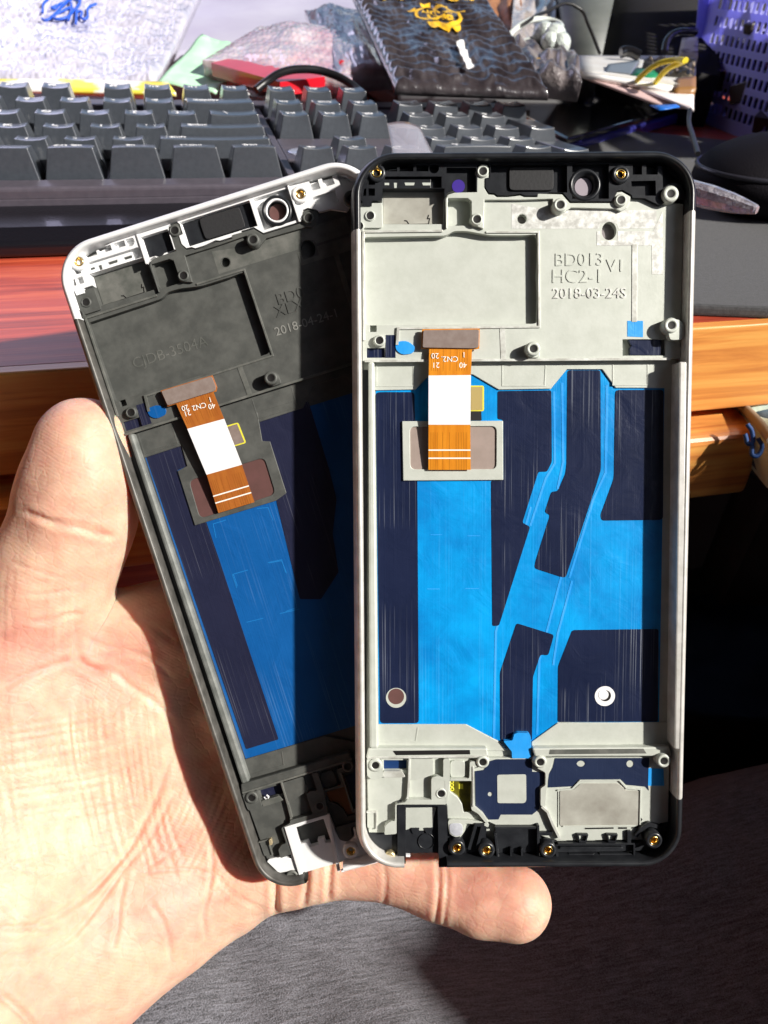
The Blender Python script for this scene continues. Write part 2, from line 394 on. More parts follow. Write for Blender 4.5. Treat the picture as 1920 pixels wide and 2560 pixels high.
    slot = roundpoly(P('A', [(955, 470), (1168, 470), (1172, 716), (950, 716)], 0), 1)
    pocket = P('A', [(182, 822), (940, 808), (1010, 765), (1130, 765), (1350, 805), (1659, 805)], 0) + P('Z1', [(888, 416), (895, 470), (888, 600), (892, 700), (888, 828), (500, 832), (100, 835)], 0)
    holes = [slot, roundpoly(pocket, .8), circ(*P('A', [(1640, 655)], 0)[0], 1.05), circ(*P('B', [(820, 765)], 0)[0], 1.65, 24, 2.0),
             P('Z1', [(120, 836), (150, 836), (150, 866), (120, 866)], 0),
             P('Z1', [(1283, 900), (1480, 900), (1480, 975), (1283, 975)], 0), P('Z1', [(105, 940), (188, 940), (188, 985), (105, 985)], 0)]
    slab('upper_plate', up, FL, 0, ME, root, holes=holes, bevel=.18)
    # raised web between the sockets
    web = P('A', [(940, 740), (935, 470), (965, 427), (1015, 412), (1225, 406), (1228, 178), (1262, 152), (1318, 152), (1337, 185), (1337, 278), (1297, 285), (1297, 372), (1328, 426), (1383, 432), (1408, 452), (1500, 452)], .8)
    web += P('B', [(0, 437), (38, 452), (158, 452), (163, 422), (388, 427), (458, 507), (842, 507), (892, 407), (938, 402), (1018, 447), (1015, 500), (985, 555), (930, 585), (880, 560), (470, 550), (410, 590), (370, 610), (320, 585), (305, 530), (300, 468), (0, 478)], .8)
    web += P('A', [(1295, 478), (1285, 745), (1220, 718), (1178, 690), (1175, 490), (1140, 462), (958, 462), (950, 740)], .8)
    slab('raised_web', web, -.05, .8, ME, root, bevel=.22)
    slab('corner_block', roundpoly(P('A', [(92, 650), (130, 570), (142, 508), (350, 508), (354, 735), (182, 735), (165, 762), (110, 755)], .6), .5), -.05, .6, ME, root, bevel=.2)
    bm = bmesh.new()
    add_rib(bm, P('A', [(180, 770), (900, 762)], .35), .5, 0, .35)
    add_rib(bm, P('Z1', [(660, 405), (897, 405), (900, 842), (250, 850)], .3), .45, 0, .3)
    add_rib(bm, P('Z1', [(100, 1000), (1500, 990)], .5), .55, 0, .5)
    add_rib(bm, P('Z1', [(90, 410), (92, 900)], .5), .5, 0, .5)
    add_rib(bm, P('Z1', [(250, 850), (245, 920)], .4), .6, 0, .5)
    add_rib(bm, P('Z1', [(730, 850), (735, 985)], .1), 1.2, 0, .1)
    link('stiffening_ribs', bm, ME2, root, bevel=.1)
    bm = bmesh.new(); add_rib(bm, P('Z1', [(1340, 475), (1338, 808)], .1), 1.2, 0, .12); link('channel_strip', bm, ME2, root, bevel=.05)
    # worn plating patches
    bm = bmesh.new(); add_slab(bm, P('Z1', [(772, 275), (920, 300), (1440, 305), (1440, 388), (1266, 390), (1258, 368), (1220, 356), (1182, 368), (1176, 390), (772, 390)], .03), 0, .03, holes=[circ(*P('A', [(1640, 655)], 0)[0], 1.25)]) ; link('plated_patch', bm, M_PLATE if not white else ME2, root)
    for cq in (P('A', [(1640, 655)], FL)[0], P('B', [(820, 765)], FL)[0]): slab('adhesive_disc', circ(*cq, 2.3), FL, FL + .06, M_ADH if not white else ME, root, bevel=0)
    slab('plated_patch', P('Z1', [(1165, 402), (1180, 402), (1182, 445), (1260, 445), (1262, 402), (1425, 402), (1468, 310), (1470, 600), (1420, 600), (1418, 468), (1165, 468)], .05), .0, .05, M_PLATE if not white else ME2, root, bevel=0)
    # window in the camera opening
    slab('camera_floor', P('A', [(362, 384), (920, 384), (918, 700), (362, 700)], -1.6), FL, -1.62, M_BEIGEM if not white else ME2, root, bevel=0)
    # ---- sockets
    def boss(pos, r=1.55, h=1.9, z0=.0, ri=.8, m=ME):
        bm = bmesh.new(); add_lathe(bm, [(r + .25, z0 - .3), (r + .05, z0 + .2), (r, h - .25), (r - .22, h), (ri + .18, h), (ri, h - .18), (ri, h - .45)], 24, pos)
        o = link('screw_boss', bm, m, root)
        bm = bmesh.new(); add_lathe(bm, [(ri + .03, h - .10), (ri - .08, h - .13), (0, h - .14)], 16, pos)
        link('threaded_hole', bm, M_HOLE, o)
        return o
    for cr, x, y, r, h in (('A', 1280, 212, 1.35, 1.3), ('A', 1225, 655, 1.35, 1.3), ('B', 372, 522, 1.5, 2.8), ('B', 932, 478, 1.35, 1.7), ('B', 1392, 420, 1.8, 2.2),
                           ('A', 240, 622, 1.2, 1.0), ('A', 140, 718, 1.1, 1.2), ('Z1', 873, 943, 1.6, 2.8), ('Z1', 163, 905, 1.3, 1.2), ('Z1', 1510, 835, 1.7, 2.6),
                           ('Z4', 145, 210, 1.6, 1.3), ('Z4', 640, 195, 1.5, 1.2), ('Z4', 905, 195, 1.5, 1.2), ('Z4', 1475, 190, 1.6, 2.0), ('Z4', 448, 340, 1.4, 1.0), ('Z4', 213, 500, 1.2, .9)):
        boss(P(cr, [(x, y)], h)[0], r, h)
    slab('boss_flange', roundpoly(P('Z1', [(1490, 815), (1540, 805), (1570, 830), (1570, 900), (1500, 905)], 2.2), 1), 0, 2.2, ME, root, bevel=.3)
    slab('boss_flange', roundpoly(P('B', [(1330, 505), (1345, 400), (1450, 380), (1460, 440), (1400, 470)], 1.4), .8), 0, 1.4, ME, root, bevel=.3)
    slab('boss_flange', roundpoly(P('Z1', [(845, 985), (848, 925), (897, 925), (905, 985)], .9), .8), 0, .9, ME, root, bevel=.3)
    def brass(pos, h=1.9, plas=True, r=1.1):
        if plas:
            bm = bmesh.new(); add_lathe(bm, [(r + .95, -.6), (r + .9, h - .3), (r + .65, h), (r + .05, h), (r, h - .2), (r, h - 1)], 28, pos)
            o = link('insert_collar', bm, PLA, root)
        bm = bmesh.new(); add_lathe(bm, [(r + .05, h - .6), (r + .05, h - .12), (r - .15, h + .02), (r - .35, h - .1), (r - .55, h - .9), (r - .62, h - 2), (0, h - 2.2)], 20, pos)
        o2 = link('brass_insert', bm, M_BRASS, root)
        bm = bmesh.new(); add_lathe(bm, [(r - .72, h - 1.0), (r - .75, h - 1.9), (0, h - 1.95)], 12, pos)
        return o2
    for cr, x, y, h in (('A', 300, 225, 1.6), ('B', 930, 238, 1.8), ('D', 1312, 738, 2.4)): brass(P(cr, [(x, y)], h)[0], h)
    if not white:
        for cr, x, y, h in (('K', 1170, 1000, 1.6), ('K', 1478, 1025, 1.6), ('D', 432, 818, 1.8)): brass(P(cr, [(x, y)], h)[0], h)
    else:
        brass(PL('L4', [(1052, 925)], 1.3)[0], 1.3)
    # ---- battery bay
    slab('bay_shelf', clampin(P('Z2', [(120, 0), (1540, 0), (1540, 128), (1252, 128), (1190, 42), (1028, 42), (953, 132), (712, 136), (592, 66), (380, 80), (330, 136), (120, 140)], -1.2), 3), FL, -1.25, ME, root, bevel=.12)
    slab('bay_shelf', clampin(P('Z3', [(125, 758), (563, 758), (715, 838), (745, 870), (865, 870), (866, 838), (985, 752), (1540, 748), (1540, 880), (110, 880)], -1.2), 3), FL, -1.25, ME, root, bevel=.12)
    bm = bmesh.new()
    for q in ([(150, 12), (320, 12), (320, 120), (150, 120), (150, 12)], [(730, 20), (930, 20), (925, 118), (730, 118), (730, 20)], [(1240, 18), (1400, 18), (1400, 115), (1240, 115), (1240, 18)]):
        ribs('pad_outline', [(P('Z2', q, -1.15), .3, -1.25, -1.17)], ME, root, .05)
    ribs('pad_outline', [(P('Z3', [(145, 775), (148, 835), (330, 838), (340, 775)], -1.15), .3, -1.25, -1.17)], ME, root, .05); bm.free()
    # side walls of the bay
    slab('bay_wall', P('Z1', [(112, 1003), (140, 1003)], .9) + P('Z3', [(158, 870), (118, 870)], .9), FL, .9, ME if not white else metal_mat('grey_magnesium_light', (.15, .16, .15), (.24, .25, .235), .45, metallic=.2), root, bevel=.5)
    slab('bay_wall', P('Z1', [(1546, 1003), (1580, 1003)], 3.4) + P('Z3', [(1562, 880), (1522, 870)], 3.4), FL, 3.45, RIM, root, bevel=.35)
    slab('key_groove', P('Z1', [(84, 1040), (110, 1040)], -.5) + P('Z4', [(100, 270), (78, 200)], -.5), FL, -1.0, M_BLACKP, root, bevel=0)
    slab('bay_end_wall', clampin(P('Z3', [(112, 868), (660, 868), (668, 915), (100, 915)], .7), 2.5), FL, .7, ME, root, bevel=.35)
    slab('bay_end_wall', clampin(P('Z3', [(868, 868), (1500, 862), (1530, 905), (880, 908)], .7), 2.5), FL, .7, ME, root, bevel=.35)
    slab('wall_slot', P('Z3', [(225, 880), (580, 876), (582, 896), (240, 900)], .8), .6, .76, M_HOLE if not white else ME, root, bevel=0)
    slab('wall_slot', P('Z3', [(950, 874), (1380, 870), (1395, 892), (945, 896)], .8), .6, .76, M_GREY2, root, bevel=0)
    zf = FL + .06; zn = FL + .14
    if not white:
        film = P('Z2', [(146, 138), (328, 138), (382, 82), (592, 68), (712, 138), (953, 134), (1028, 43), (1188, 43), (1250, 130), (1477, 130)], zf) + P('Z3', [(1452, 748), (985, 747), (866, 834), (716, 834), (563, 757), (160, 757)], zf)
        slab('blue_film', film, FL, zf, BL, root, bevel=0)
        def st(pts, nm='graphite_sheet', r=.9, z=zn, m=NV, holes=()): return slab(nm, roundpoly(pts, r), FL, z, m, root, holes=holes, bevel=0)
        st(P('Z2', [(146, 148), (324, 148), (328, 300), (338, 560)], zn) + P('Z3', [(345, 752), (166, 752)], zn), holes=[])
        st(P('Z2', [(708, 143), (956, 140), (958, 470), (936, 515), (896, 515), (822, 750), (858, 768)], zn) + P('Z3', [(714, 303), (684, 305)], zn) + P('Z2', [(678, 555), (735, 553), (734, 275), (708, 273)], zn), r=.5)
        st(P('Z2', [(1030, 47), (1182, 47), (1184, 505), (1165, 570), (1022, 1002), (1000, 1000), (878, 960), (882, 930), (950, 714), (925, 702), (956, 606), (985, 605), (1020, 525), (1026, 480)], zn), r=.6)
        st(P('Z2', [(1250, 138), (1474, 138), (1470, 737), (1188, 740), (1182, 715), (1244, 545)], zn))
        st(P('Z3', [(795, 291), (968, 345), (941, 440), (905, 436), (871, 540), (866, 832), (720, 832), (719, 520)], zn), r=.6)
        st(P('Z3', [(1052, 323), (1450, 318), (1447, 745), (985, 747), (987, 490)], zn), r=.6)
        bm = bmesh.new()
        for q in ([(968, 150), (972, 475), (930, 545), (860, 760)], [(1040, 1000), (1150, 640), (1205, 520), (1212, 120)], [(1005, 110), (1010, 470), (985, 590)]):
            add_rib(bm, P('Z2', q, zf), .5, zf - .02, zf + .05)
        for q in ([(860, -240), (700, 330), (690, 830)], [(1120, -360), (1000, 80), (900, 460), (890, 800)], [(1050, 100), (985, 340), (965, 480)]):
            add_rib(bm, P('Z3', q, zf), .5, zf - .02, zf + .05)
        link('film_fold', bm, M_BLUE_RIDGE, root)
        bm = bmesh.new()
        for q in ([(400, 805), (450, 805)], [(570, 810), (625, 810)], [(385, 1055), (440, 1055)], [(560, 1053), (620, 1053)]):
            add_rib(bm, P('Z2', q, zf), .15, zf, zf + .03)
        link('registration_mark', bm, M_BLUE_RIDGE, root)
        for x, y in ((240, 635), (1202, 627)):
            c_ = P('Z3', [(x, y)], zn)[0]
            slab('locating_disc', circ(*c_, 2.4, 30), zn, zn + .05, M_TAPE if x > 500 else ME, root, bevel=0)
            cc = (c_[0] - .05, c_[1] + .25)
            slab('locating_hole', circ(*((c_[0] + .0, c_[1] + .35)), 1.9, 28) if x < 500 else circ(c_[0] + .1, c_[1] + .1, 1.35, 24), zn + .05, zn + .08, M_WINDOW_L if x < 500 else M_HOLE, root, bevel=0)
            if x > 500: slab('locating_pin', circ(c_[0] - .35, c_[1] + .35, 1.2, 24), zn + .08, zn + .12, M_TAPE, root, bevel=0)
        # window frame of the flex cable
        fr = P('Z2', [(268, 282), (733, 280), (734, 553), (273, 556)], zn + .5); hol = roundpoly(P('Z2', [(304, 307), (703, 305), (702, 503), (306, 504)], zn + .5), 1.3, 5)
        slab('window_frame', fr, FL, zn + .5, ME, root, holes=[hol], bevel=.12)
        slab('window_panel', hol, FL, zn + .15, M_WINDOW, root, bevel=0)
        slab('contact_tab', roundpoly(P('Z2', [(560, 118), (645, 118), (645, 236), (560, 238)], zn), .5), FL, zn + .1, M_TAB_EDGE, root, bevel=0)
        slab('contact_pad', P('Z2', [(585, 124), (638, 124), (638, 230), (585, 232)], zn), zn, zn + .16, M_TAB, root, bevel=0)
        slab('foam_pad', P('Z2', [(575, 236), (632, 236), (634, 278), (575, 278)], zn), FL, zn + .2, M_HOLE, root, bevel=0)
        fx0 = [PR('Z1', [(392, 945)], 1.2)[0], PR('Z2', [(388, 506)], zn + .3)[0]]; fx1 = [PR('Z1', [(590, 945)], 1.2)[0], PR('Z2', [(582, 506)], zn + .3)[0]]
        wt = (PR('Z2', [(390, 72), (584, 70)], 1.4), PR('Z2', [(390, 298), (583, 298)], 1.0))
        head = PR('Z1', [(366, 858), (622, 855), (620, 938), (592, 942), (362, 938)], 1.6)
        PF = lambda pts, h: PR('Z2', pts, h)
        lines = [((390, 418), (582, 416)), ((390, 453), (582, 455))]
    else:
        film = P('Z2', [(146, 138), (328, 138), (712, 138), (953, 134), (1530, 130)], zf) + P('Z3', [(1520, 742), (160, 757)], zf)
        slab('blue_film', film, FL, zf, BL, root, bevel=0)
        def st(pts, nm='graphite_sheet', r=.4, z=zn, m=NV, holes=()): return slab(nm, roundpoly(pts, r), FL, z, m, root, holes=holes, bevel=0)
        st(PL('L2', [(335, 478), (520, 425), (556, 550), (500, 575), (560, 760), (655, 840)], zn) + PL('L3', [(410, 0), (820, 1240), (595, 1308)], zn))
        st(PL('L2', [(925, 285), (1185, 215), (1290, 560), (1330, 720), (1310, 900), (1340, 1100), (1250, 1240), (1140, 1240), (1020, 740), (985, 430), (948, 425)], zn))
        pl_ = PL('L2', [(250, 400), (480, 300), (900, 190), (1180, 110), (1190, 190), (920, 272), (945, 420), (985, 422), (1070, 690), (1015, 730), (595, 858), (505, 575), (555, 550), (520, 425), (335, 480)], -1.2)
        slab('inner_plate', pl_, FL, -1.2, ME, root, holes=[roundpoly(PL('L2', [(565, 625), (955, 505), (1013, 695), (622, 822)], -1.2), 1.5, 5)], bevel=.12)
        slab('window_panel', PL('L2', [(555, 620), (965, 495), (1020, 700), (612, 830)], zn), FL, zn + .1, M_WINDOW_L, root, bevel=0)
        bm = bmesh.new()
        for q in ([(705, 920), (690, 850), (755, 830)], [(920, 770), (975, 765), (1000, 830)], [(815, 1170), (795, 1110), (865, 1090)], [(975, 1050), (1045, 1035), (1065, 1100)]):
            add_rib(bm, PL('L2', q, zf), .2, zf, zf + .03)
        for q in ([(530, 190), (500, 100), (605, 70)], [(755, 20), (840, 5), (875, 90)], [(600, 430), (710, 403)], [(830, 370), (960, 340)], [(930, 250), (945, 330), (870, 355)]):
            add_rib(bm, PL('L3', q, zf), .2, zf, zf + .03)
        link('registration_mark', bm, mat('mark_blue', (.01, .16, .46), .4), root)
        slab('contact_tab', roundpoly(PL('L2', [(755, 342), (820, 323), (862, 430), (800, 448)], -1.1), .5), FL, -1.12, M_TAB_EDGE, root, bevel=0)
        slab('contact_pad', PL('L2', [(765, 346), (814, 331), (852, 426), (800, 442)], -1.0), -1.15, -1.06, M_HEAD, root, bevel=0)
        fx0 = [PL('L2', [(498, 225)], 1.2)[0], PL('L2', [(722, 792)], zn + .3)[0]]; fx1 = [PL('L2', [(692, 165)], 1.2)[0], PL('L2', [(908, 736)], zn + .3)[0]]
        wt = (PL('L2', [(558, 357), (748, 305)], 1.4), PL('L2', [(655, 595), (838, 543)], 1.0))
        head = PL('L2', [(422, 162), (682, 84), (704, 140), (700, 160), (455, 236)], 1.6)
        PF = lambda pts, h: PL('L2', pts, h)
        lines = [((684, 686), (872, 630)), ((700, 731), (889, 675))]
    # ---- flex cable: curved ribbon from the head down into the window
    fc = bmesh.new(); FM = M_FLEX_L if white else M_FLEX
    n = 20; rows = []
    a0, a1, b0, b1 = Vector(fx0[0]), Vector(fx0[1]), Vector(fx1[0]), Vector(fx1[1])
    w0, w1, v0, v1 = Vector(wt[0][0]), Vector(wt[1][0]), Vector(wt[0][1]), Vector(wt[1][1])
    def hz(t): return 1.25 + .35 * math.sin(min(t * 2.2, 1) * math.pi) - (2.6) * max(0, t - .45) ** 1.3 * 1.35
    def edge(p, q1, q2, r, t):
        if t < .3: return p.lerp(q1, t / .3)
        if t < .7: return q1.lerp(q2, (t - .3) / .4)
        return q2.lerp(r, (t - .7) / .3)
    for i in range(n + 1):
        t = i / n; l = edge(a0, w0, w1, a1, t); r_ = edge(b0, v0, v1, b1, t); z = max(hz(t), zn + .35)
        rows.append((l, r_, z))
    def ribbon(bm, t0, t1, dz, inset=0):
        vs = []
        for i in range(n + 1):
            t = i / n
            if t < t0 - 1e-6 or t > t1 + 1e-6: continue
            l, r_, z = rows[i]; d = (r_ - l).normalized() * inset
            row = [bm.verts.new(((l + d).x * MM, (l + d).y * MM, (z + dz) * MM)), bm.verts.new(((r_ - d).x * MM, (r_ - d).y * MM, (z + dz) * MM)),
                   bm.verts.new(((r_ - d).x * MM, (r_ - d).y * MM, (z - .1) * MM)), bm.verts.new(((l + d).x * MM, (l + d).y * MM, (z - .1) * MM))]
            if vs:
                p = vs[-1]
                for k in range(4): bm.faces.new((p[k], p[(k + 1) % 4], row[(k + 1) % 4], row[k]))
            else: bm.faces.new(row)
            vs.append(row)
        bm.faces.new(vs[-1][::-1])
    ribbon(fc, 0, 1, 0); cable = link('flex_cable', fc, FM, root, smooth=False)
    bm = bmesh.new(); ribbon(bm, .3, .7, .05, -.02); link('white_tape', bm, M_TAPE, cable)
    hh = slab('connector_head', roundpoly(head, .4), .9, 1.75, M_HEAD, cable, bevel=.15)
    hb_ = [((p[0]), p[1]) for p in head]; cxh = sum(p[0] for p in hb_) / 5; cyh = sum(p[1] for p in hb_) / 5
    slab('connector_rim', [(cxh + (p[0] - cxh) * 1.04, cyh + (p[1] - cyh) * 1.12) for p in hb_], .85, 1.25, FM, cable, bevel=.05)
    bm = bmesh.new()
    for tc_ in (.868, .922):
        (l0, r0, zz0), (l1, r1, zz1) = rows[int(tc_ * n)], rows[int(tc_ * n) + 1]; fr2 = tc_ * n - int(tc_ * n); L0 = l0.lerp(l1, fr2); R0 = r0.lerp(r1, fr2); zc = zz0 + (zz1 - zz0) * fr2
        dd = (l1 - l0).normalized() * .15; dzs = (zz1 - zz0) / max(1e-6, (l1 - l0).length) * .15
        bm.faces.new([bm.verts.new((a_.x * MM, a_.y * MM, b_ * MM)) for a_, b_ in ((L0 - dd, zc - dzs + .04), (R0 - dd, zc - dzs + .04), (R0 + dd, zc + dzs + .04), (L0 + dd, zc + dzs + .04))])
    link('stripe', bm, M_INK, cable)
    # printing on the flex (upside down in the photograph)
    def tx(body, pos, size, ang=math.pi, h=1.55, mt=M_INK, ext=.02, par=cable, nm='printing', **k):
        ll = PF([pos], h)[0] if isinstance(pos, tuple) else pos
        text(nm, body, size, Matrix.Translation((ll[0] * MM, ll[1] * MM, h * MM)) @ Matrix.Rotation(ang, 4, 'Z'), mt, par, ext=ext, **k)
    def pose_z(h): return h
    if not white:
        for body, x, y in (('20', 420, 975), ('21', 423, 1018), ('40', 548, 1018), ('1', 553, 970), ('CN2.', 487, 990)):
            ll = PR('Z1', [(x, y)], 1.55)[0]; tx(body, list(ll), 1.75, ang=math.pi, h=1.6)
    else:
        for body, x, y in (('20', 545, 247), ('21', 556, 275), ('40', 683, 238), ('1', 675, 205), ('CN2', 618, 240)):
            ll = PL('L2', [(x, y)], 1.55)[0]; tx(body, list(ll), 1.75, ang=math.pi - .02, h=1.6)
    # flex tracks
    bm = bmesh.new()
    for fr_ in (.06, .11, .16, .21, .34, .5, .66, .72, .78, .84, .9):
        for (i0, i1) in ((0, 5), (15, 20)):
            for i in range(i0, i1):
                (l, r_, z), (l2, r2, z2) = rows[i], rows[i + 1]
                p, q_ = l.lerp(r_, fr_), l2.lerp(r2, fr_); d = .055
                bm.faces.new([bm.verts.new((v[0] * MM, v[1] * MM, v[2] * MM)) for v in ((p.x - d, p.y, z + .02), (p.x + d, p.y, z + .02), (q_.x + d, q_.y, z2 + .02), (q_.x - d, q_.y, z2 + .02))])
    link('copper_track', bm, mat('track', (.45, .16, .01) if not white else (.30, .09, .015), .35), cable)
    # ---- small films near the bosses
    Z = P
    slab('film_corner', P('Z1', [(106, 942), (188, 940), (190, 985), (106, 987)], -.6), FL, -.6, NV, root, bevel=0)
    slab('film_corner', P('Z1', [(193, 880), (235, 880), (238, 985), (190, 985)], .08), 0, .08, NV, root, bevel=0)
    slab('blue_film_flap', roundpoly(P('Z1', [(236, 912), (290, 905), (330, 935), (318, 965), (268, 972), (238, 950)], .3), 1.0), 0, .3, M_BLUE_RIDGE if not white else BL, root, bevel=.1)
    slab('film_corner', P('Z1', [(1305, 885), (1372, 883), (1380, 897), (1460, 897), (1460, 974), (1318, 972), (1318, 940), (1326, 930), (1318, 918)], -.4), FL, -.4, NV, root, bevel=.05)
    slab('blue_tape', P('Z1', [(1306, 815), (1378, 815), (1378, 890), (1306, 887)], .06), 0, .06, M_BLUE_RIDGE if not white else BL, root, bevel=0)
    slab('blue_tape', roundpoly(P('Z4', [(735, 100), (778, 98), (785, 68), (800, 62), (855, 64), (862, 80), (865, 180), (775, 180), (775, 150)], .2), .4), FL, -.2, M_BLUE_RIDGE if not white else BL, root, bevel=.1)
    # ---- lower plate
    lo = P('Z4', [(80, 176), (1560, 172), (1560, 470), (1450, 478), (1395, 520), (1380, 552), (990, 556), (940, 545), (900, 530), (892, 484), (700, 484), (668, 470), (640, 478), (590, 472), (560, 510), (535, 545), (500, 540), (480, 505), (474, 394), (245, 394), (245, 520), (60, 522)], -.6)
    olive = P('K', [(1100, 305), (1330, 305), (1330, 625), (1240, 625), (1225, 540), (1180, 470), (1100, 410)], -.6)
    nav1 = P('K', [(412, 85), (652, 85), (650, 180), (412, 185)], -.6)
    slab('lower_plate', clampin(lo, 2.6), FL, -.6, ME, root, holes=[olive, nav1], bevel=.15)
    slab('olive_flex', olive, FL, FL + .3, M_OLIVE if not white else mat('brown_flex', (.30, .12, .04), .4), root, bevel=0)
    if not white:
        bm = bmesh.new()
        for x, y in ((1118, 318), (1118, 350), (1122, 392)):
            px_, py_ = P('K', [(x, y)], -1)[0]; add_lathe(bm, [(.5, FL + .3), (.5, FL + .42), (.25, FL + .42), (.25, FL + .3)], 12, (px_, py_))
        link('gold_ring', bm, M_TAB_EDGE, root)
        slab('solder_pad', P('K', [(1190, 330), (1235, 330), (1235, 385), (1190, 385)], -1.3), FL + .3, FL + .38, M_TAB_EDGE, root, bevel=0)
    slab('navy_insert', nav1, FL, FL + .35, NV if white else mat('navy_blue', (.008, .035, .13), .4), root, bevel=0)
    # raised blocks and walls in the lower section
    def blk(cr, pts, h, r=.4, m=ME, nm='raised_block', z0=-.65): return slab(nm, roundpoly(clampin(P(cr, pts, h), 2.6), r), z0, h, m, root, bevel=.18)
    blk('K', [(235, 75), (400, 80), (405, 265), (290, 290), (240, 250)], .9)
    blk('K', [(405, 200), (600, 200), (640, 262), (405, 268)], .2, m=ME2)
    blk('K', [(655, 75), (925, 72), (925, 240), (835, 262), (740, 290), (672, 288)], .3)
    blk('K', [(1030, 72), (1098, 72), (1098, 290), (1070, 520), (1050, 525), (1045, 300), (905, 270), (960, 250), (1030, 265)], .9)
    blk('K', [(905, 272), (1045, 268), (1055, 515), (905, 500)], .85)
    blk('K', [(650, 490), (1060, 500), (1062, 545), (545, 545), (545, 850), (420, 860), (425, 765), (480, 720), (530, 720), (530, 545), (640, 520)], .9)
    blk('K', [(1100, 88), (1255, 88), (1262, 262), (1100, 268)], -.1, 1)
    blk('K', [(1305, 100), (1395, 100), (1400, 150), (1345, 165), (1345, 560), (1450, 650), (1500, 735), (1475, 745), (1390, 640), (1320, 600), (1325, 300), (1100, 298), (1100, 278), (1300, 275)], .75)
    blk('K', [(1390, 78), (1495, 78), (1500, 140), (1450, 170), (1390, 130)], 1.0, 1)
    blk('K', [(1075, 700), (1280, 705), (1500, 735), (1500, 790), (1450, 760), (1250, 740), (1235, 860), (1160, 890), (1090, 850)], .3, .8)
    blk('K', [(240, 630), (325, 630), (325, 790), (240, 790)], -.3)
    bm = bmesh.new(); add_rib(bm, P('K', [(240, 625), (335, 625), (335, 795)], 0), .35, -.65, .1); add_rib(bm, P('K', [(680, 70), (672, 330), (665, 460), (640, 520)], .4), .5, -.65, .5)
    add_rib(bm, P('K', [(1340, 160), (1340, 560)], .9), .4, .2, .95); add_rib(bm, P('K', [(250, 62), (1490, 45)], .9), .5, 0, .9)
    link('stiffening_ribs', bm, ME2, root, bevel=.08)
    # speaker side
    sp = P('D', [(480, 50), (1280, 45), (1285, 100), (1330, 140), (1480, 135), (1480, 600), (1200, 745), (520, 750), (470, 740), (380, 660), (370, 470), (410, 450), (370, 300), (415, 280), (430, 190)], -.3)
    blk('D', [(325, 55), (480, 50), (440, 170), (420, 300), (410, 460), (370, 450), (370, 300), (410, 280), (410, 170), (330, 130)], .5, .5)
    bm = bmesh.new(); add_rib(bm, P('D', [(385, 460), (430, 500), (470, 600), (530, 720)], .7), .6, -.65, .7); link('curved_rib', bm, ME2, root, bevel=.15)
    slab('navy_pad', P('D', [(488, 52), (1272, 50), (1266, 150), (1262, 275), (1268, 320), (1240, 288), (1080, 272), (1032, 225), (705, 230), (650, 285), (430, 295), (436, 190), (470, 130)], -.5), -.65, -.5, M_NAVY_PLAIN, root,
         holes=[rrect(*P('D', [(668, 72)], -.5)[0], *P('D', [(742, 122)], -.5)[0], 1.0), circ(*P('D', [(1112, 98)], -.5)[0], .85)], bevel=0)
    slab('blue_tape', P('D', [(1266, 135), (1390, 140), (1395, 280), (1262, 280)], -.45), -.65, -.47, M_BLUE_RIDGE if not white else BL, root, bevel=0)
    spk = roundpoly(P('D', [(530, 320), (640, 318), (700, 262), (1015, 260), (1080, 318), (1190, 322), (1180, 610), (530, 615)], -.45), .5)
    slab('speaker_plate', spk, -.65, -.45, M_BEIGEM if not white else ME2, root, bevel=.05)
    bm = bmesh.new()
    add_rib(bm, P('D', [(515, 320), (632, 308), (698, 238), (1025, 236), (1085, 305), (1200, 312), (1195, 600)], -.2), .32, -.65, -.2)
    add_rib(bm, P('D', [(560, 618), (1150, 612)], -.3), .3, -.65, -.25)
    link('speaker_rim', bm, ME, root, bevel=.08)
    bm = bmesh.new()
    bm.free()
    for q_, w_, zt_ in ((P('D', [(512, 330), (512, 620)], -.55), .12, -.52), (P('D', [(745, 636), (970, 632)], -.5), .35, -.52), (P('D', [(1022, 632), (1080, 632)], -.5), .4, -.52), (P('D', [(1130, 630), (1180, 622), (1190, 590), (1208, 560), (1195, 545)], -.5), .3, -.5)):
        ribs('glue_residue', [(q_, w_, -.62, zt_)], M_HOLE, root, 0)
    ribs('glue_residue', [(P('A', [(540, 705), (600, 705), (580, 672), (560, 668)], -1.5), .2, -1.64, -1.55)], M_HOLE, root, 0); ribs('glue_residue', [(P('A', [(600, 704), (780, 700), (790, 650), (770, 650), (780, 620)], -1.5), .22, -1.64, -1.55)], M_HOLE, root, 0)
    bm = bmesh.new()
    if False: add_rib(bm, P('D', [(512, 330), (512, 620)], -.55), .12, -.62, -.52); add_rib(bm, P('D', [(745, 636), (970, 632)], -.5), .35, -.62, -.52); add_rib(bm, P('D', [(1022, 632), (1080, 632)], -.5), .4, -.62, -.52)
    bm.free()
    # home flex pad
    slab('navy_pad', P('D', [(0, 62), (298, 60), (300, 165), (412, 170), (412, 280), (368, 300), (362, 470), (300, 520), (40, 520), (20, 560), (-60, 562), (-110, 500), (-170, 450), (-175, 160), (-100, 150), (-60, 80)], -.45), -.65, -.45, M_NAVY_PLAIN, root,
         holes=[circ(*P('K', [(1515, 438)], -.45)[0], .55)], bevel=0)
    slab('shield_square', roundpoly(P('D', [(10, 190), (250, 186), (252, 405), (235, 425), (12, 425)], -.35), .5), -.6, -.37, ME, root, bevel=.08)
    # ---- bottom plastics
    zb = .4
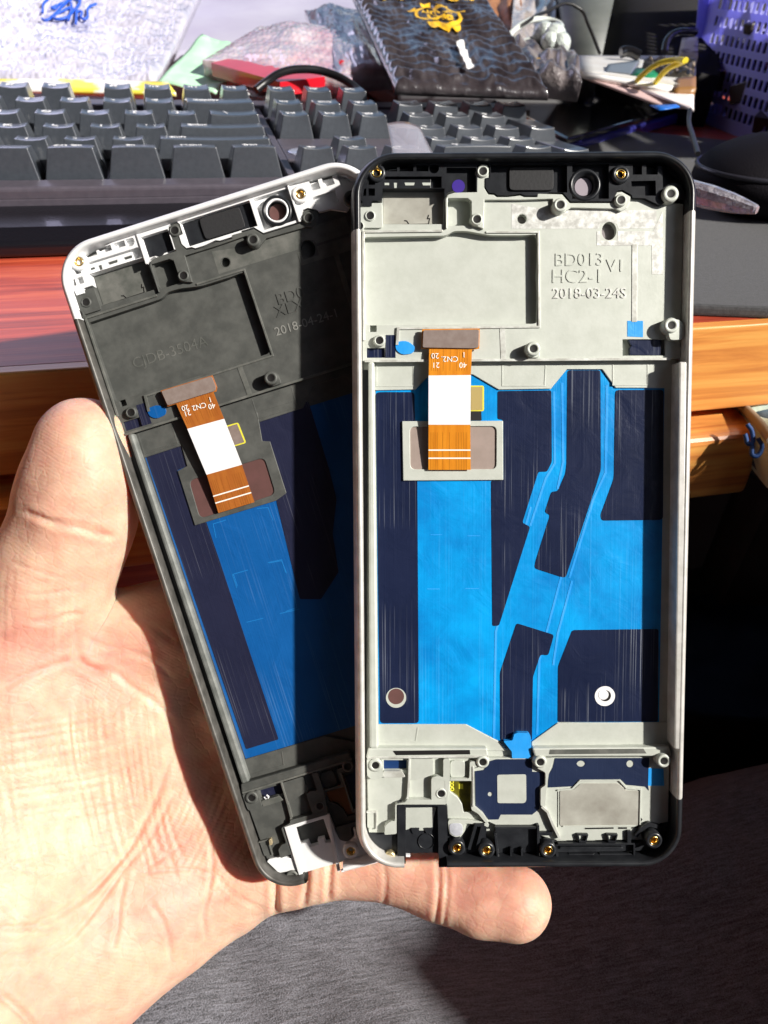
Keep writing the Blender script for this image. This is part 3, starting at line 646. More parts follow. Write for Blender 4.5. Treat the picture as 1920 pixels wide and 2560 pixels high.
    if not white:
        P1 = clampin(P('K', [(248, 850), (400, 845), (420, 868), (550, 865), (555, 545), (1065, 548), (1068, 740), (1090, 850), (1160, 892), (1235, 865), (1260, 745), (1400, 700), (1480, 745), (1480, 920), (1560, 1000)], -.3), 2.4)
        P2 = clampin(P('D', [(0, 605), (362, 605), (372, 720), (470, 735), (520, 760), (1190, 752), (1230, 660), (1280, 610), (1370, 620), (1480, 560), (1540, 600), (1500, 760), (1250, 990), (430, 990), (0, 990)], -.3), 2.4)
        slab('bottom_plastic', P1[:5] + P1[5:] + P2 + clampin(P('K', [(1000, 1175), (640, 1100), (420, 1120), (330, 1060), (250, 950)], -.3), 2.4), FL, -.7, PLA, root, bevel=.05)
        slab('port_floor', P('K', [(640, 580), (960, 575), (930, 670), (925, 780), (870, 790), (860, 815), (780, 815), (770, 790), (700, 790), (640, 810)], -.6), -.75, -.62, ME, root, bevel=.05)
        bm = bmesh.new()
        for q, w_ in (([(595, 560), (598, 1120)], 1.9),): add_rib(bm, P('K', q, zb), w_, -.7, zb)
        add_rib(bm, P('K', [(560, 555), (1062, 560)], .5), .3, -.7, .5); add_rib(bm, P('K', [(1020, 600), (1030, 1150)], zb), 2.2, -.7, zb)
        add_rib(bm, P('K', [(1300, 1000), (1370, 760), (1440, 760)], .8), .7, -.7, .8); add_rib(bm, P('K', [(1440, 760), (1380, 1000)], .8), .7, -.7, .8)
        add_rib(bm, P('K', [(1570, 860), (1600, 1110)], .8), .6, -.7, .8)
        add_rib(bm, P('D', [(0, 632), (350, 632)], .6), .5, -.7, .6); add_rib(bm, P('D', [(15, 890), (340, 890)], .8), .5, -.7, .8)
        add_rib(bm, P('D', [(125, 810), (125, 890)], .6), .45, -.7, .6); add_rib(bm, P('D', [(215, 810), (215, 890)], .6), .45, -.7, .6)
        add_rib(bm, P('D', [(350, 620), (352, 880)], .8), .6, -.7, .8); add_rib(bm, P('D', [(500, 800), (510, 880)], .8), .6, -.7, .8)
        add_rib(bm, P('D', [(520, 765), (1180, 765)], .5), .35, -.7, .5); add_rib(bm, P('D', [(540, 800), (1040, 798)], .3), .5, -.7, .3)
        add_rib(bm, P('D', [(610, 855), (810, 852)], .3), .25, -.7, .2); add_rib(bm, P('D', [(865, 852), (1140, 850)], .3), .25, -.7, .2); add_rib(bm, P('D', [(1145, 760), (1145, 850)], .3), .4, -.7, .5)
        for x in (715, 960): add_rib(bm, P('D', [(x - 35, 690), (x - 20, 745), (x + 30, 745), (x + 45, 690), (x - 35, 688)], .3), .35, -.6, .3)
        add_rib(bm, P('D', [(1105, 670), (1105, 745)], .2), .9, -.6, .2); add_rib(bm, P('D', [(370, 680), (455, 680)], .3), .8, -.6, .3)
        add_rib(bm, P('D', [(1170, 690), (1210, 640), (1270, 605), (1340, 620)], .5), .9, -.6, .5)
        link('plastic_ribs', bm, PLA, root, bevel=.1)
        slab('port_tooth', roundpoly(P('K', [(690, 790), (785, 790), (755, 850), (715, 850)], -.3), .2), -.75, -.35, PLA, root, bevel=.05)
        slab('port_tooth', roundpoly(P('K', [(830, 790), (925, 790), (895, 850), (855, 850)], -.3), .2), -.75, -.35, PLA, root, bevel=.05)
        bm = bmesh.new(); c_ = P('K', [(855, 925)], -.5)[0]; add_lathe(bm, [(2.0, -.7), (2.0, -.45), (1.85, -.45), (1.85, -.7)], 30, c_); link('moulded_circle', bm, PLA, root)
        # chipped silvery nut in the left corner
        c_ = P('K', [(478, 1090)], .5)[0]; bm = bmesh.new(); add_lathe(bm, [(1.35, -.7), (1.35, .4), (1.0, .62), (0, .5)], 9, c_); link('corner_nut', bm, mat('pale_brass', (.75, .62, .35), .3, .8), root)
        slab('contact', P('K', [(640, 1065), (688, 1068), (685, 1092), (640, 1090)], .5), -.4, .5, M_TAPE, root, bevel=.1)
        slab('microphone_gasket', roundpoly(P('K', [(1090, 740), (1225, 740), (1235, 850), (1160, 880), (1095, 840)], .35), .8), 0, .42, mat('grey_translucent', (.55, .57, .62), .25, n=(400, (.35, .36, .40)), coat=.5), root, bevel=.2)
    else:
        wq = PL('L4', [(505, 722), (870, 620), (925, 760), (975, 800), (985, 830), (1035, 840), (1080, 800), (1075, 728), (1095, 735), (1400, 900), (1300, 1040), (1060, 1080), (750, 1105), (640, 1140), (600, 1080), (450, 1115), (355, 1010), (370, 990), (470, 965), (560, 985)], .1)
        slab('bottom_plastic', clampin(wq, 2.0), FL, .1, PLA, root, holes=[PL('L4', [(590, 728), (825, 655), (890, 850), (840, 856), (830, 815), (775, 830), (790, 868), (715, 890), (700, 845), (632, 862)], .1)], bevel=.15)
        bm = bmesh.new()
        bm.free()
        ribs('plastic_ribs', [(PL('L4', [(520, 735), (640, 1130)], .8), 1.0, 0, .8), (PL('L4', [(535, 722), (865, 630), (950, 1080)], .8), .8, 0, .8)], PLA, root, .15)
        ribs('plastic_ribs', [(PL('L4', [(980, 1090), (1270, 1010)], .9), .6, 0, .9), (PL('L4', [(1080, 740), (1105, 830)], .8), .5, 0, .8)], PLA, root, .15)
        c_ = PL('L4', [(565, 1135)], .5)[0]; bm = bmesh.new(); add_lathe(bm, [(1.6, -1), (1.6, .5), (1.2, .7), (.9, .3), (0, .3)], 18, c_); link('corner_nut', bm, ME2, root)
        slab('gold_contact', PL('L4', [(372, 830), (390, 825), (400, 870), (378, 876)], .6), -.6, .6, mat('pale_gold', (.8, .65, .4), .3, .6), root, bevel=.05)
        bm = bmesh.new()
        for i in range(14):
            c_ = PL('L4', [(325 + random.uniform(0, 45), 460 + i * 6)], -.2)[0]
            bmesh.ops.create_icosphere(bm, subdivisions=1, radius=.25 * MM, matrix=Matrix.Translation((c_[0] * MM, c_[1] * MM, -.25 * MM)))
        link('torn_foil', bm, M_TAPE, root)
        # white receiver details: loose ridges catching light
        bm = bmesh.new()
        add_rib(bm, P('A', [(365, 120), (1220, 118)], 1.4), .5, .9, 1.4); add_rib(bm, P('B', [(480, 90), (840, 90), (840, 480)], 1.5), .5, .9, 1.5)
        add_rib(bm, P('A', [(925, 150), (925, 430)], 1.4), .6, .9, 1.4)
        link('plastic_ribs', bm, PLA, root, bevel=.12)
    # ---- cast lettering
    def cast(body, cr, x, y, size, fn, ang=0, ext=.1, m=None, zb_=.02, **k):
        ll = fn(cr, [(x, y)], zb_)[0]
        text('cast_lettering', body, size, Matrix.Translation((ll[0] * MM, ll[1] * MM, zb_ * MM)) @ Matrix.Rotation(ang, 4, 'Z'), m or ME, root, ext=ext, **k)
    if not white:
        cast('BD013', 'Z1', 1083, 535, 4.0, PR, .01, .14); cast('V1', 'Z1', 1252, 563, 3.9, PR, 0, .14); cast('HC2-1', 'Z1', 1075, 612, 4.3, PR, 0, .14)
        cast('2018-03-24S', 'Z1', 1130, 690, 3.3, PR, .0, .16, m=M_PLATE)
    else:
        cast('BD013', 'L1', 1255, 735, 3.8, PL, -.0, .14); cast('XLX-1', 'L1', 1245, 800, 3.8, PL, 0, .14, m=ME)
        lt = mat('scratched_letters', (.30, .30, .28), .4, .3)
        cast('2018-04-24-1', 'L1', 1300, 885, 2.9, PL, 0, .1, m=lt); cast('CJDB-3504A', 'L1', 590, 1040, 3.6, PL, 0, .05, m=M_GREY2, offset=-.03, zb_=FL + .02)
    return root

# ================================================================== THE SETTING AND THE THINGS ON THE DESK
def rgbmix_wood(name, c1, c2, c3, rough=.4, coat=.15):
    m = bpy.data.materials.new(name); m.use_nodes = True; t = m.node_tree; N = t.nodes.new; L = t.links.new; b = t.nodes['Principled BSDF']
    tc = N('ShaderNodeTexCoord'); mp = N('ShaderNodeMapping'); mp.inputs['Scale'].default_value = (8, 170, 170); mp.inputs['Rotation'].default_value = (0, 0, .03); L(tc.outputs['Object'], mp.inputs[0])
    n1 = N('ShaderNodeTexNoise'); n1.inputs['Scale'].default_value = 1.2; n1.inputs['Detail'].default_value = 8; n1.inputs['Roughness'].default_value = .62; n1.inputs['Distortion'].default_value = .6; L(mp.outputs[0], n1.inputs[0])
    r = N('ShaderNodeValToRGB'); e = r.color_ramp.elements; e[0].position = .3; e[1].position = .7; e[0].color = (*c1, 1); e[1].color = (*c3, 1); k = e.new(.5); k.color = (*c2, 1)
    L(n1.outputs[0], r.inputs[0]); L(r.outputs[0], b.inputs['Base Color'])
    b.inputs['Roughness'].default_value = rough; b.inputs['Coat Weight'].default_value = coat; b.inputs['Coat Roughness'].default_value = .15
    mp2 = N('ShaderNodeMapping'); mp2.inputs['Scale'].default_value = (40, 900, 900); L(tc.outputs['Object'], mp2.inputs[0])
    n2 = N('ShaderNodeTexNoise'); n2.inputs['Scale'].default_value = 1; L(mp2.outputs[0], n2.inputs[0])
    bp = N('ShaderNodeBump'); bp.inputs['Distance'].default_value = .00012; L(n2.outputs[0], bp.inputs['Height']); L(bp.outputs[0], b.inputs['Normal'])
    return m
M_WOOD = rgbmix_wood('mahogany', (.20, .028, .014), (.47, .065, .032), (.70, .15, .06), rough=.45, coat=.05)
M_WOOD2 = rgbmix_wood('edge_wood', (.44, .13, .035), (.74, .30, .07), (.86, .46, .12))
M_MAT = mat('mat_cloth', (.030, .031, .034), .9, n=(700, (.055, .056, .060)), bump=(2500, .25), sheen=.2)
M_KEY = mat('key_plastic', (.036, .043, .055), .36, n=(600, (.048, .056, .070)), bump=(3500, .02), spec=1, coat=.9, coat_rough=.22)
M_CASE = mat('keyboard_case', (.070, .062, .080), .42, bump=(3000, .02), n=(300, (.085, .075, .095)))
M_LEG = mat('legend_white', (.9, .9, .92), .4)

def box_obj(name, x0, x1, y0, y1, z0, z1, m, parent=None, bevel=1.5, inv=None):
    bm = bmesh.new(); add_box(bm, Vector(((x0 + x1) / 2, (y0 + y1) / 2, (z0 + z1) / 2)) * MM, ((x1 - x0) * MM, (y1 - y0) * MM, (z1 - z0) * MM))
    o = link(name, bm, m, None, bevel=bevel, seg=3)
    if parent: o.parent = parent; o.matrix_parent_inverse = parent.matrix_world.inverted()
    return o
M_ROOM = mat('unseen_room', (.16, .15, .16), .9, n=(3, (.19, .18, .19)))  # unseen dark walls and ceiling, added to hold back sky light
wl_ = box_obj('wall', -1700, -1660, -2600, 1780, -740, 1640, M_ROOM, bevel=0); tag(wl_, kind='structure')
ceil = box_obj('unseen_ceiling', -1700, 600, -2600, 1780, 1600, 1640, M_ROOM, bevel=0); tag(ceil, kind='structure')
floor = box_obj('floor', -3000, 3000, -3000, 4000, -760, -740, mat('dark_floor', (.012, .010, .010), .6), bevel=0); tag(floor, kind='structure')
M_WHT = mat('room_wall', (.62, .61, .64), .9, n=(3, (.68, .67, .70)))
for nm_, a_ in (('wall', (-1700, 3000, 1750, 1780, -740, 330)), ('wall', (2400, 2430, -600, 1750, -740, 1640)), ('wall', (-1700, 900, -2640, -2600, -740, 1640)), ('unseen_ceiling', (600, 2430, -350, 1780, 1600, 1640))):
    tag(box_obj(nm_, *a_, M_WHT if a_[3] == 1780 and nm_ == 'wall' else M_ROOM, bevel=0), kind='structure')  # the dark pieces are unseen too, added to cut skylight

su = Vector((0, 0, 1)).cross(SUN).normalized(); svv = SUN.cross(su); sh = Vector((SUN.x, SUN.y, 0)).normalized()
def blocker_pt(q_, D):                                       # where the sunbeam grazing a point meets the vertical plane of the added sun blocker at distance D
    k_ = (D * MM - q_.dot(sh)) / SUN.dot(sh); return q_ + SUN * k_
edge_pts = [ony(1852, 1050, -147), ony(1800, 1100, -147), ony(1735, 1168, -147), onz(1150, 2330, -160), onz(1010, 2380, -160), onz(1120, 2600, -160)]  # wanted shadow edge on rail and lap, shapes the unseen blocker
ep = [blocker_pt(p_, 520) for p_ in edge_pts]
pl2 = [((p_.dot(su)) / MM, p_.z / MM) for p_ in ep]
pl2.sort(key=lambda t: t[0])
print('low wall', pl2)  # top edge of the added sun blocker
blocker_outline = [(pl2[0][0] - 400, pl2[0][1] - 25)] + pl2 + [(pl2[-1][0] + 25, pl2[-1][1] - 20), (pl2[-1][0] + 60, pl2[-1][1] - 60), (pl2[-1][0] + 700, pl2[-1][1] - 60), (pl2[-1][0] + 700, -740), (pl2[0][0] - 400, -740)]
bm = bmesh.new(); add_slab(bm, blocker_outline, 0, 30)
sun_blocker = link('wall', bm, mat('sun_blocker_dark', (.08, .07, .065), .8, n=(8, (.10, .09, .08))))  # unseen slab added only to throw shade on lap and rail
sun_blocker.matrix_world = Matrix(((su.x, 0, sh.x, sh.x * .52), (su.y, 0, sh.y, sh.y * .52), (0, 1, 0, 0), (0, 0, 0, 1))); tag(sun_blocker, kind='structure')
desk = empty('wooden_desk', 'red brown wooden desk with a rounded front edge under the keyboard', 'desk', Matrix.Translation((0, 0, -.74)))
box_obj('tabletop', -900, 1100, -131, 1300, -32, 0, M_WOOD, desk, bevel=0)
box_obj('edge_strip', -900, 1100, -136, -131.05, -32.2, .15, M_WOOD2, desk, bevel=.8)
box_obj('front_rail', -900, 152, -147, -120, -64, -37, M_WOOD2, desk, bevel=2.5)
box_obj('drawer_front', -900, 140, -132, -120, -150, -66, M_WOOD, desk, bevel=1)
box_obj('side_panel', -900, -870, -100, 1290, -740, -31, M_WOOD, desk)
box_obj('side_panel', 1060, 1090, -100, 1290, -740, -31, M_WOOD, desk)
box_obj('back_panel', -870, 1060, 500, 520, -740, -31, mat('dark_board', (.02, .008, .006), .7), desk)
box_obj('inner_panel', 156, 166, -100, 480, -300, -33, mat('dark_board2', (.03, .018, .014), .7), desk)

# mat
def poly_slab(name, pts, z0, z1, m, bevel=.6, parent=None):
    bm = bmesh.new(); add_slab(bm, [(p[0], p[1]) for p in pts], z0, z1)
    return link(name, bm, m, parent, bevel=bevel)
mp_ = poly_slab('desk_mat', [(-60, -70), (74, -96), (120.8, -126), (150, -133), (230, -128), (330, 40), (330, 150), (250, 200), (200, 170), (-60, 150)], .2, 4.2, M_MAT, bevel=1.2)
tag(mp_, 'dark grey cloth desk mat with a black edge, right of the phone frames', 'desk mat')

# ---- keyboard (pose from the fit: origin = right end of the main block, front edge of the bottom-row key tops)
def kb_matrix():
    R = np.array([[0.96759012, -0.24589752, 0.05747847], [-0.11118821, -0.61921408, -0.77731017], [0.22673012, 0.74572671, -0.62648633]])
    t = np.array([-41.51618273, -150.91076362, 317.60736646]); D = np.diag([1., -1., -1.])
    Rw = CAMR @ D @ R; tw = CAMP + CAMR @ (D @ t)
    m = np.eye(4); m[:3, :3] = Rw; m[:3, 3] = tw * MM
    return Matrix(m.tolist())
KB = kb_matrix(); U = 19.05
kb = empty('keyboard', 'full size black mechanical keyboard with tall grey keycaps on the desk', 'keyboard', KB)
Lk = -15 * U
def kbox(name, x0, x1, y0, y1, z0, z1, m, bevel=1.2):
    bm = bmesh.new(); add_box(bm, Vector(((x0 + x1) / 2, (y0 + y1) / 2, (z0 + z1) / 2)) * MM, ((x1 - x0) * MM, (y1 - y0) * MM, (z1 - z0) * MM))
    return link(name, bm, m, kb, bevel=bevel, seg=3)
X = lambda u: (u - 15) * U
xr = X(22.5)
kbox('case_bottom', Lk - 8, xr + 7, -14, 5.25 * U + 32, -31, -14, M_CASE)
kbox('front_lip', Lk - 8, xr + 7, -14, -3.2, -16, -10.5, M_CASE, 1.5)
kbox('back_lip', Lk - 8, xr + 7, 5.25 * U + 17, 5.25 * U + 32, -16, -8.5, M_CASE, 1.5)
kbox('divider', X(15.04), X(15.22), -3.2, 5.25 * U + 17, -16, -9.5, M_CASE, .6)
kbox('divider', X(18.28), X(18.47), -3.2, 5.25 * U + 17, -16, -9.5, M_CASE, .6)
kbox('side_lip', xr, xr + 7, -3.2, 5.25 * U + 17, -16, -9.5, M_CASE, 1)
kbox('infill_panel', X(15.22), X(18.28), 2 * U - .5, 3 * U - 3.5, -16, -9.5, M_CASE, .6)
kbox('infill_panel', X(15.22), X(16.2), U - 1, 2 * U - .6, -16, -9.5, M_CASE, .6)
kbox('infill_panel', X(17.3), X(18.28), U - 1, 2 * U - .6, -16, -9.5, M_CASE, .6)
kbox('infill_panel', X(15.22), xr, 5 * U - 2, 5.25 * U - 3.4, -16, -9.5, M_CASE, .6)
kbox('infill_panel', X(18.47), xr, 5.25 * U - 3.4, 5.25 * U + 17, -16, -9.5, M_CASE, .6)
bm = bmesh.new(); add_lathe(bm, [(6.5, -9.6), (6.5, -9.1), (6.0, -8.95), (0, -8.95)], 40, (X(15.78), 1.55 * U))
bdg = link('badge', bm, mat('badge_silver', (.55, .58, .72), .25, .5), kb)
for v in bdg.data.vertices: v.co.x = X(15.78) * MM + (v.co.x - X(15.78) * MM) * 1.35
bm = bmesh.new(); add_rib(bm, [(X(15.55), 1.5 * U), (X(15.7), 1.62 * U), (X(15.85), 1.5 * U), (X(16.0), 1.6 * U)], 1, -8.9, -8.8); link('emblem', bm, mat('badge_ink', (.12, .14, .35), .4), bdg)
def keycap_mesh(wu, row, du=1.0):
    wb = wu * U - 1.0; wt = wb - 6.0; fz = {0: 0, 1: -1.2, 2: -.8, 3: .3, 4: 1.4, 5: 2.6}[row]
    tilt = {0: .16, 1: .12, 2: .09, 3: .05, 4: .03, 5: .0}[row]
    db = du * U - 1.0; yt0 = 0; yt1 = db - 6.2; y0 = -3.0; y1 = y0 + db; zb = -13.5
    bm = bmesh.new(); nx = 10; ny = 3
    conc = (1.0 if wu < 1.6 else .8) * (0 if row == 0 and wu > 1.1 else 1)
    if row == 0 and wu > 1.1: conc = -.35
    g = []
    for j in range(ny + 1):
        rowv = []
        for i in range(nx + 1):
            s = i / nx * 2 - 1; y = yt0 + (yt1 - yt0) * j / ny
            z = fz - math.tan(tilt) * y + conc * (s * s - 1) * .75
            rowv.append(bm.verts.new(((s * wt / 2) * MM, y * MM, z * MM)))
        g.append(rowv)
    for j in range(ny):
        for i in range(nx):
            f = bm.faces.new((g[j][i], g[j][i + 1], g[j + 1][i + 1], g[j + 1][i])); f.smooth = True
    ring = g[0] + [g[j][nx] for j in range(1, ny + 1)] + g[ny][::-1][1:] + [g[j][0] for j in range(ny - 1, 0, -1)]
    low = []
    for v in ring:
        x, y = v.co.x / MM, v.co.y / MM
        low.append(bm.verts.new((x * wb / wt * MM, (y0 + (y - yt0) / (yt1 - yt0) * db) * MM, zb * MM)))
    m = len(ring)
    for i in range(m): bm.faces.new((ring[i], low[i], low[(i + 1) % m], ring[(i + 1) % m]))
    bm.faces.new(low[::-1]); bmesh.ops.recalc_face_normals(bm, faces=bm.faces)
    me = bpy.data.meshes.new('keycap'); bm.to_mesh(me); bm.free(); me.materials.append(M_KEY)
    return me, fz, tilt
KM = {}
def key(cx, row, wu=1.0, leg='', y=None, du=1.0):
    k = (wu, row, du)
    if k not in KM: KM[k] = keycap_mesh(wu, row, du)
    me, fz, tilt = KM[k]
    o = bpy.data.objects.new('keycap', me); COL.objects.link(o); o.parent = kb
    yy = (row if row < 5 else 5.25) * U if y is None else y
    o.location = (X(cx) * MM, yy * MM, 0)
    if 'b' not in o.modifiers:
        b = o.modifiers.new('b', 'BEVEL'); b.width = .35 * MM; b.segments = 2; b.limit_method = 'ANGLE'; b.angle_limit = math.radians(32)
    if leg:
        sz = 5.8 if len(leg) == 1 else 3.9
        yl = 7.2; wt_ = wu * U - 7.0; xl = -2.0 if wu < 1.1 else -wt_ / 2 + 7
        cc_ = (1.0 if wu < 1.6 else .8); cc_ = -.35 if (row == 0 and wu > 1.1) else cc_
        zl = fz + cc_ * ((2 * xl / wt_) ** 2 - 1) * .75
        tm = text_mesh(leg, sz, .06, offset=.12)
        tm.transform(Matrix.Translation((xl * MM, yl * MM, (zl - math.tan(tilt) * yl + .17) * MM)) @ Matrix.Rotation(-tilt, 4, 'X'))
        lo = bpy.data.objects.new('legend', tm); tm.materials.append(M_LEG); COL.objects.link(lo); lo.parent = o
    return o
for cx, wu, l in ((6.875, 6.25, ''), (10.625, 1.25, 'Alt Gr'), (11.875, 1.25, 'Fn'), (13.125, 1.25, 'Menu'), (14.375, 1.25, 'Ctrl')): key(cx, 0, wu, l)
for i, l in enumerate('VBNM,./'): key(5.75 + i, 1, 1, l)
key(13.625, 1, 2.75, 'Shift')
for i, l in enumerate("FGHJKL;'"): key(5.25 + i, 2, 1, l)
key(13.875, 2, 2.25, 'Enter')
for i, l in enumerate('TYUIOP[]'): key(6 + i, 3, 1, l)
key(14.25, 3, 1.5, '\\')
for i, l in enumerate('67890-='): key(6.5 + i, 4, 1, l)
key(14, 4, 2, 'Backspace')
for i, l in enumerate(['F6', 'F7', 'F8']): key(8 + i, 5, 1, l)
for i, l in enumerate(['F9', 'F10', 'F11', 'F12']): key(11.5 + i, 5, 1, l)
for i in range(3):
    key(15.75 + i, 5, 1, ['Prt', 'Scr', 'Brk'][i]); key(15.75 + i, 4, 1, ['Ins', 'Home', 'PgU'][i]); key(15.75 + i, 3, 1, ['Del', 'End', 'PgD'][i])
    key(15.75 + i, 0, 1, '\u2190\u2193\u2192'[i])
key(16.75, 1, 1, '\u2191')
for i in range(3):
    key(19 + i, 4, 1, ['Num', '/', '*'][i])
    for r, ls in ((3, '789'), (2, '456'), (1, '123')): key(19 + i, r, 1, ls[i])
key(22, 4, 1, '-'); key(22, 2, 1, '+', du=2.0); key(22, 1, 1, 'Ent', y=0, du=2.0) if False else None
key(22, 1, 1, '', y=0, du=2.0); key(19.5, 0, 2, '0'); key(21, 0, 1, '.')
# glossy black slab, added to stand in for the shaded band before the keyboard
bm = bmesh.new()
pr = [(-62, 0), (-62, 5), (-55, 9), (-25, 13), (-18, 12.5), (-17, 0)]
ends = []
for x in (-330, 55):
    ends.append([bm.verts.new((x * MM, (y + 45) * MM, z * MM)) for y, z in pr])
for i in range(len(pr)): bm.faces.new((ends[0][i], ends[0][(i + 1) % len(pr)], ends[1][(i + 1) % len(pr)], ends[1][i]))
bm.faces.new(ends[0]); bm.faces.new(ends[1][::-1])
band_slab = link('dark_band_slab', bm, mat('dark_band_black', (.006, .006, .009), .28, coat=.3, bump=(900, .1)), None, bevel=1.5, seg=3)
band_slab.location = (0, 0, .0005)
tag(band_slab, 'low black slab added for the dark band along the front of the keyboard', 'dark slab')
band_slab.location.y = -.022

# ---- sheets (envelopes, papers): a grid between four corners, closed and thin
def sheet(name, c, nx, ny, th, m, disp=None, edge=0, parent=None, smooth=True, puff=0):
    """c: TL TR BR BL world points; disp(u,v)->m along the normal"""
    tl, tr, br, bl = [Vector(p) for p in c]; nrm = (tr - tl).cross(bl - tl).normalized()
    if nrm.dot(cam.matrix_world.translation - tl) < 0: nrm = -nrm
    def P_(u, v, off=0):
        p = tl.lerp(tr, u).lerp(bl.lerp(br, u), v)
        e = min(u, 1 - u, v, 1 - v); f = 1 if edge == 0 else min(1, e / edge)
        d = (disp(u, v) if disp else 0) * f ** .5 + puff * (f ** .5)
        return p + nrm * (d + off)
    bm = bmesh.new(); top = []; bot = []
    for j in range(ny + 1):
        top.append([bm.verts.new(P_(i / nx, j / ny)) for i in range(nx + 1)])
    for j in range(ny + 1):
        bot.append([bm.verts.new(tl.lerp(tr, i / nx).lerp(bl.lerp(br, i / nx), j / ny) - nrm * th) for i in range(nx + 1)])
    for j in range(ny):
        for i in range(nx):
            bm.faces.new((top[j][i], top[j][i + 1], top[j + 1][i + 1], top[j + 1][i])); bm.faces.new((bot[j][i], bot[j + 1][i], bot[j + 1][i + 1], bot[j][i + 1]))
    ringt = top[0] + [top[j][nx] for j in range(1, ny + 1)] + top[ny][::-1][1:] + [top[j][0] for j in range(ny - 1, 0, -1)]
    ringb = bot[0] + [bot[j][nx] for j in range(1, ny + 1)] + bot[ny][::-1][1:] + [bot[j][0] for j in range(ny - 1, 0, -1)]
    k = len(ringt)
    for i in range(k): bm.faces.new((ringt[i], ringb[i], ringb[(i + 1) % k], ringt[(i + 1) % k]))
    o = link(name, bm, m, parent, smooth=smooth)
    return o, P_
def bub(u, v, nu, nv, h):                               # bubble wrap domes on a hexagonal grid
    y = v * nv; r = math.floor(y); x = u * nu + (.5 if r % 2 else 0)
    dx, dy = x - math.floor(x) - .5, y - r - .5
    d = 1 - (dx * dx + dy * dy) / .22
    return h * d if d > 0 else 0
def nz(x, y, s): return noise.noise(Vector((x * s, y * s, 3.7)))
def M_plastic(name, base, rough, c2, sc, trans=0, alpha=1, bump=(400, .6), coat=.6):
    return mat(name, base, rough, n=(sc, c2), trans=trans, alpha=alpha, bump=bump, coat=coat)
# background papers
M_PAPER = mat('lilac_paper', (.44, .42, .55), .6, n=(20, (.50, .49, .60)))
pp, _ = sheet('paper_sheet', [C(300, -60, 780), C(1010, -60, 760), C(960, 120, 560), C(380, 150, 540)], 24, 16, .003, M_PAPER, lambda u, v: .004 * nz(u, v, 4))
tag(pp, 'pale lilac crumpled paper lying behind the pink bubble wrap packet', 'paper')
gp, _ = sheet('green_paper', [C(505, 85, 530), C(640, 130, 520), C(540, 235, 455), C(395, 205, 460)], 16, 12, .0005, mat('mint_paper', (.42, .78, .50), .6, n=(60, (.55, .85, .62))), lambda u, v: .003 * nz(u, v, 3))
tag(gp, 'mint green paper slip beside the white bubble envelope', 'paper')
g2, _ = sheet('white_paper', [C(620, 185, 470), C(800, 215, 470), C(720, 245, 440), C(560, 235, 440)], 10, 8, .0005, mat('white_paper', (.85, .83, .82), .6), lambda u, v: .006 * nz(u, v, 3))
tag(g2, 'curled white paper scrap behind the function keys', 'paper')
yb, _ = sheet('yellow_packet', [C(-20, 178, 455), C(420, 205, 455), C(440, 232, 440), C(-20, 222, 440)], 16, 4, .002, mat('yellow_print', (.80, .68, .08), .5, n=(25, (.85, .84, .80)), ramp=(.45, .5)))
tag(yb, 'flat yellow and white packet under the white bubble envelope', 'packet')
lb = empty('storage_box', 'grey plastic storage box behind the papers at the top', 'box', Matrix.Translation(C(780, -10, 860)))
for nm, q, m in (('box_front', [C(640, -140, 800), C(960, -140, 780), C(960, 10, 690), C(650, 30, 700)], (.40, .43, .50)), ('box_lid', [C(920, -140, 790), C(1300, -140, 770), C(930, 25, 660), C(860, 0, 690)], (.42, .46, .50))):
    o, _ = sheet(nm, q, 2, 2, .02, mat(nm, m, .4)); o.parent = lb; o.matrix_parent_inverse = lb.matrix_world.inverted()

# white bubble wrap envelope with blue handwriting
M_BW = mat('white_bubble_wrap', (.62, .60, .70), .2, n=(60, (.46, .45, .56)), coat=1, bump=(200, 1.2), ramp=(.35, .6))
env1, EP = sheet('bubble_envelope', [C(-260, -160, 620), C(560, -150, 640), C(385, 222, 455), C(-230, 190, 445)], 260, 170, .006, M_BW,
                 lambda u, v: bub(u + .012 * nz(u, v, 14), v + .016 * nz(v, u, 12), 40, 26, .0010) * (.5 + .9 * abs(nz(u, v, 11))) + .005 * nz(u, v, 5) + .0022 * nz(u, v, 20) + .0008 * nz(u, v, 55), edge=.03, puff=.004)
tag(env1, 'white bubble wrap envelope with blue handwriting, left behind the keyboard', 'envelope')
M_PEN = mat('blue_ink', (.02, .10, .62), .4)
def on_sheet(px, py, fnP, c, off):                      # find u,v of a pixel on the sheet plane by Newton steps
    u = v = .5
    from bpy_extras.object_utils import world_to_camera_view as w2c
    Cinv = CAMR.T
    def proj(p):
        q = Cinv @ (np.array(p) / MM - CAMP); return np.array([960 + F * q[0] / -q[2], 1280 - F * q[1] / -q[2]])
    tl, tr, br, bl = [Vector(k) for k in c]
    flat = lambda u, v: tl.lerp(tr, u).lerp(bl.lerp(br, u), v)
    for _ in range(12):
        p0 = proj(flat(u, v)); pu = proj(flat(u + 1e-3, v)); pv = proj(flat(u, v + 1e-3))
        J = np.stack([(pu - p0) / 1e-3, (pv - p0) / 1e-3], 1); d = np.linalg.solve(J, np.array([px, py]) - p0); u += d[0]; v += d[1]
    return u, v
c1_ = [C(-260, -160, 620), C(560, -150, 640), C(385, 222, 455), C(-230, 190, 445)]
_tl, _tr, _br, _bl = c1_
_n = (_tr - _tl).cross(_bl - _tl).normalized(); _n = _n if _n.dot(cam.matrix_world.translation - _tl) > 0 else -_n
def EPF(u, v): return _tl.lerp(_tr, u).lerp(_bl.lerp(_br, u), v) + _n * (.0062 + .005 * nz(u, v, 5))
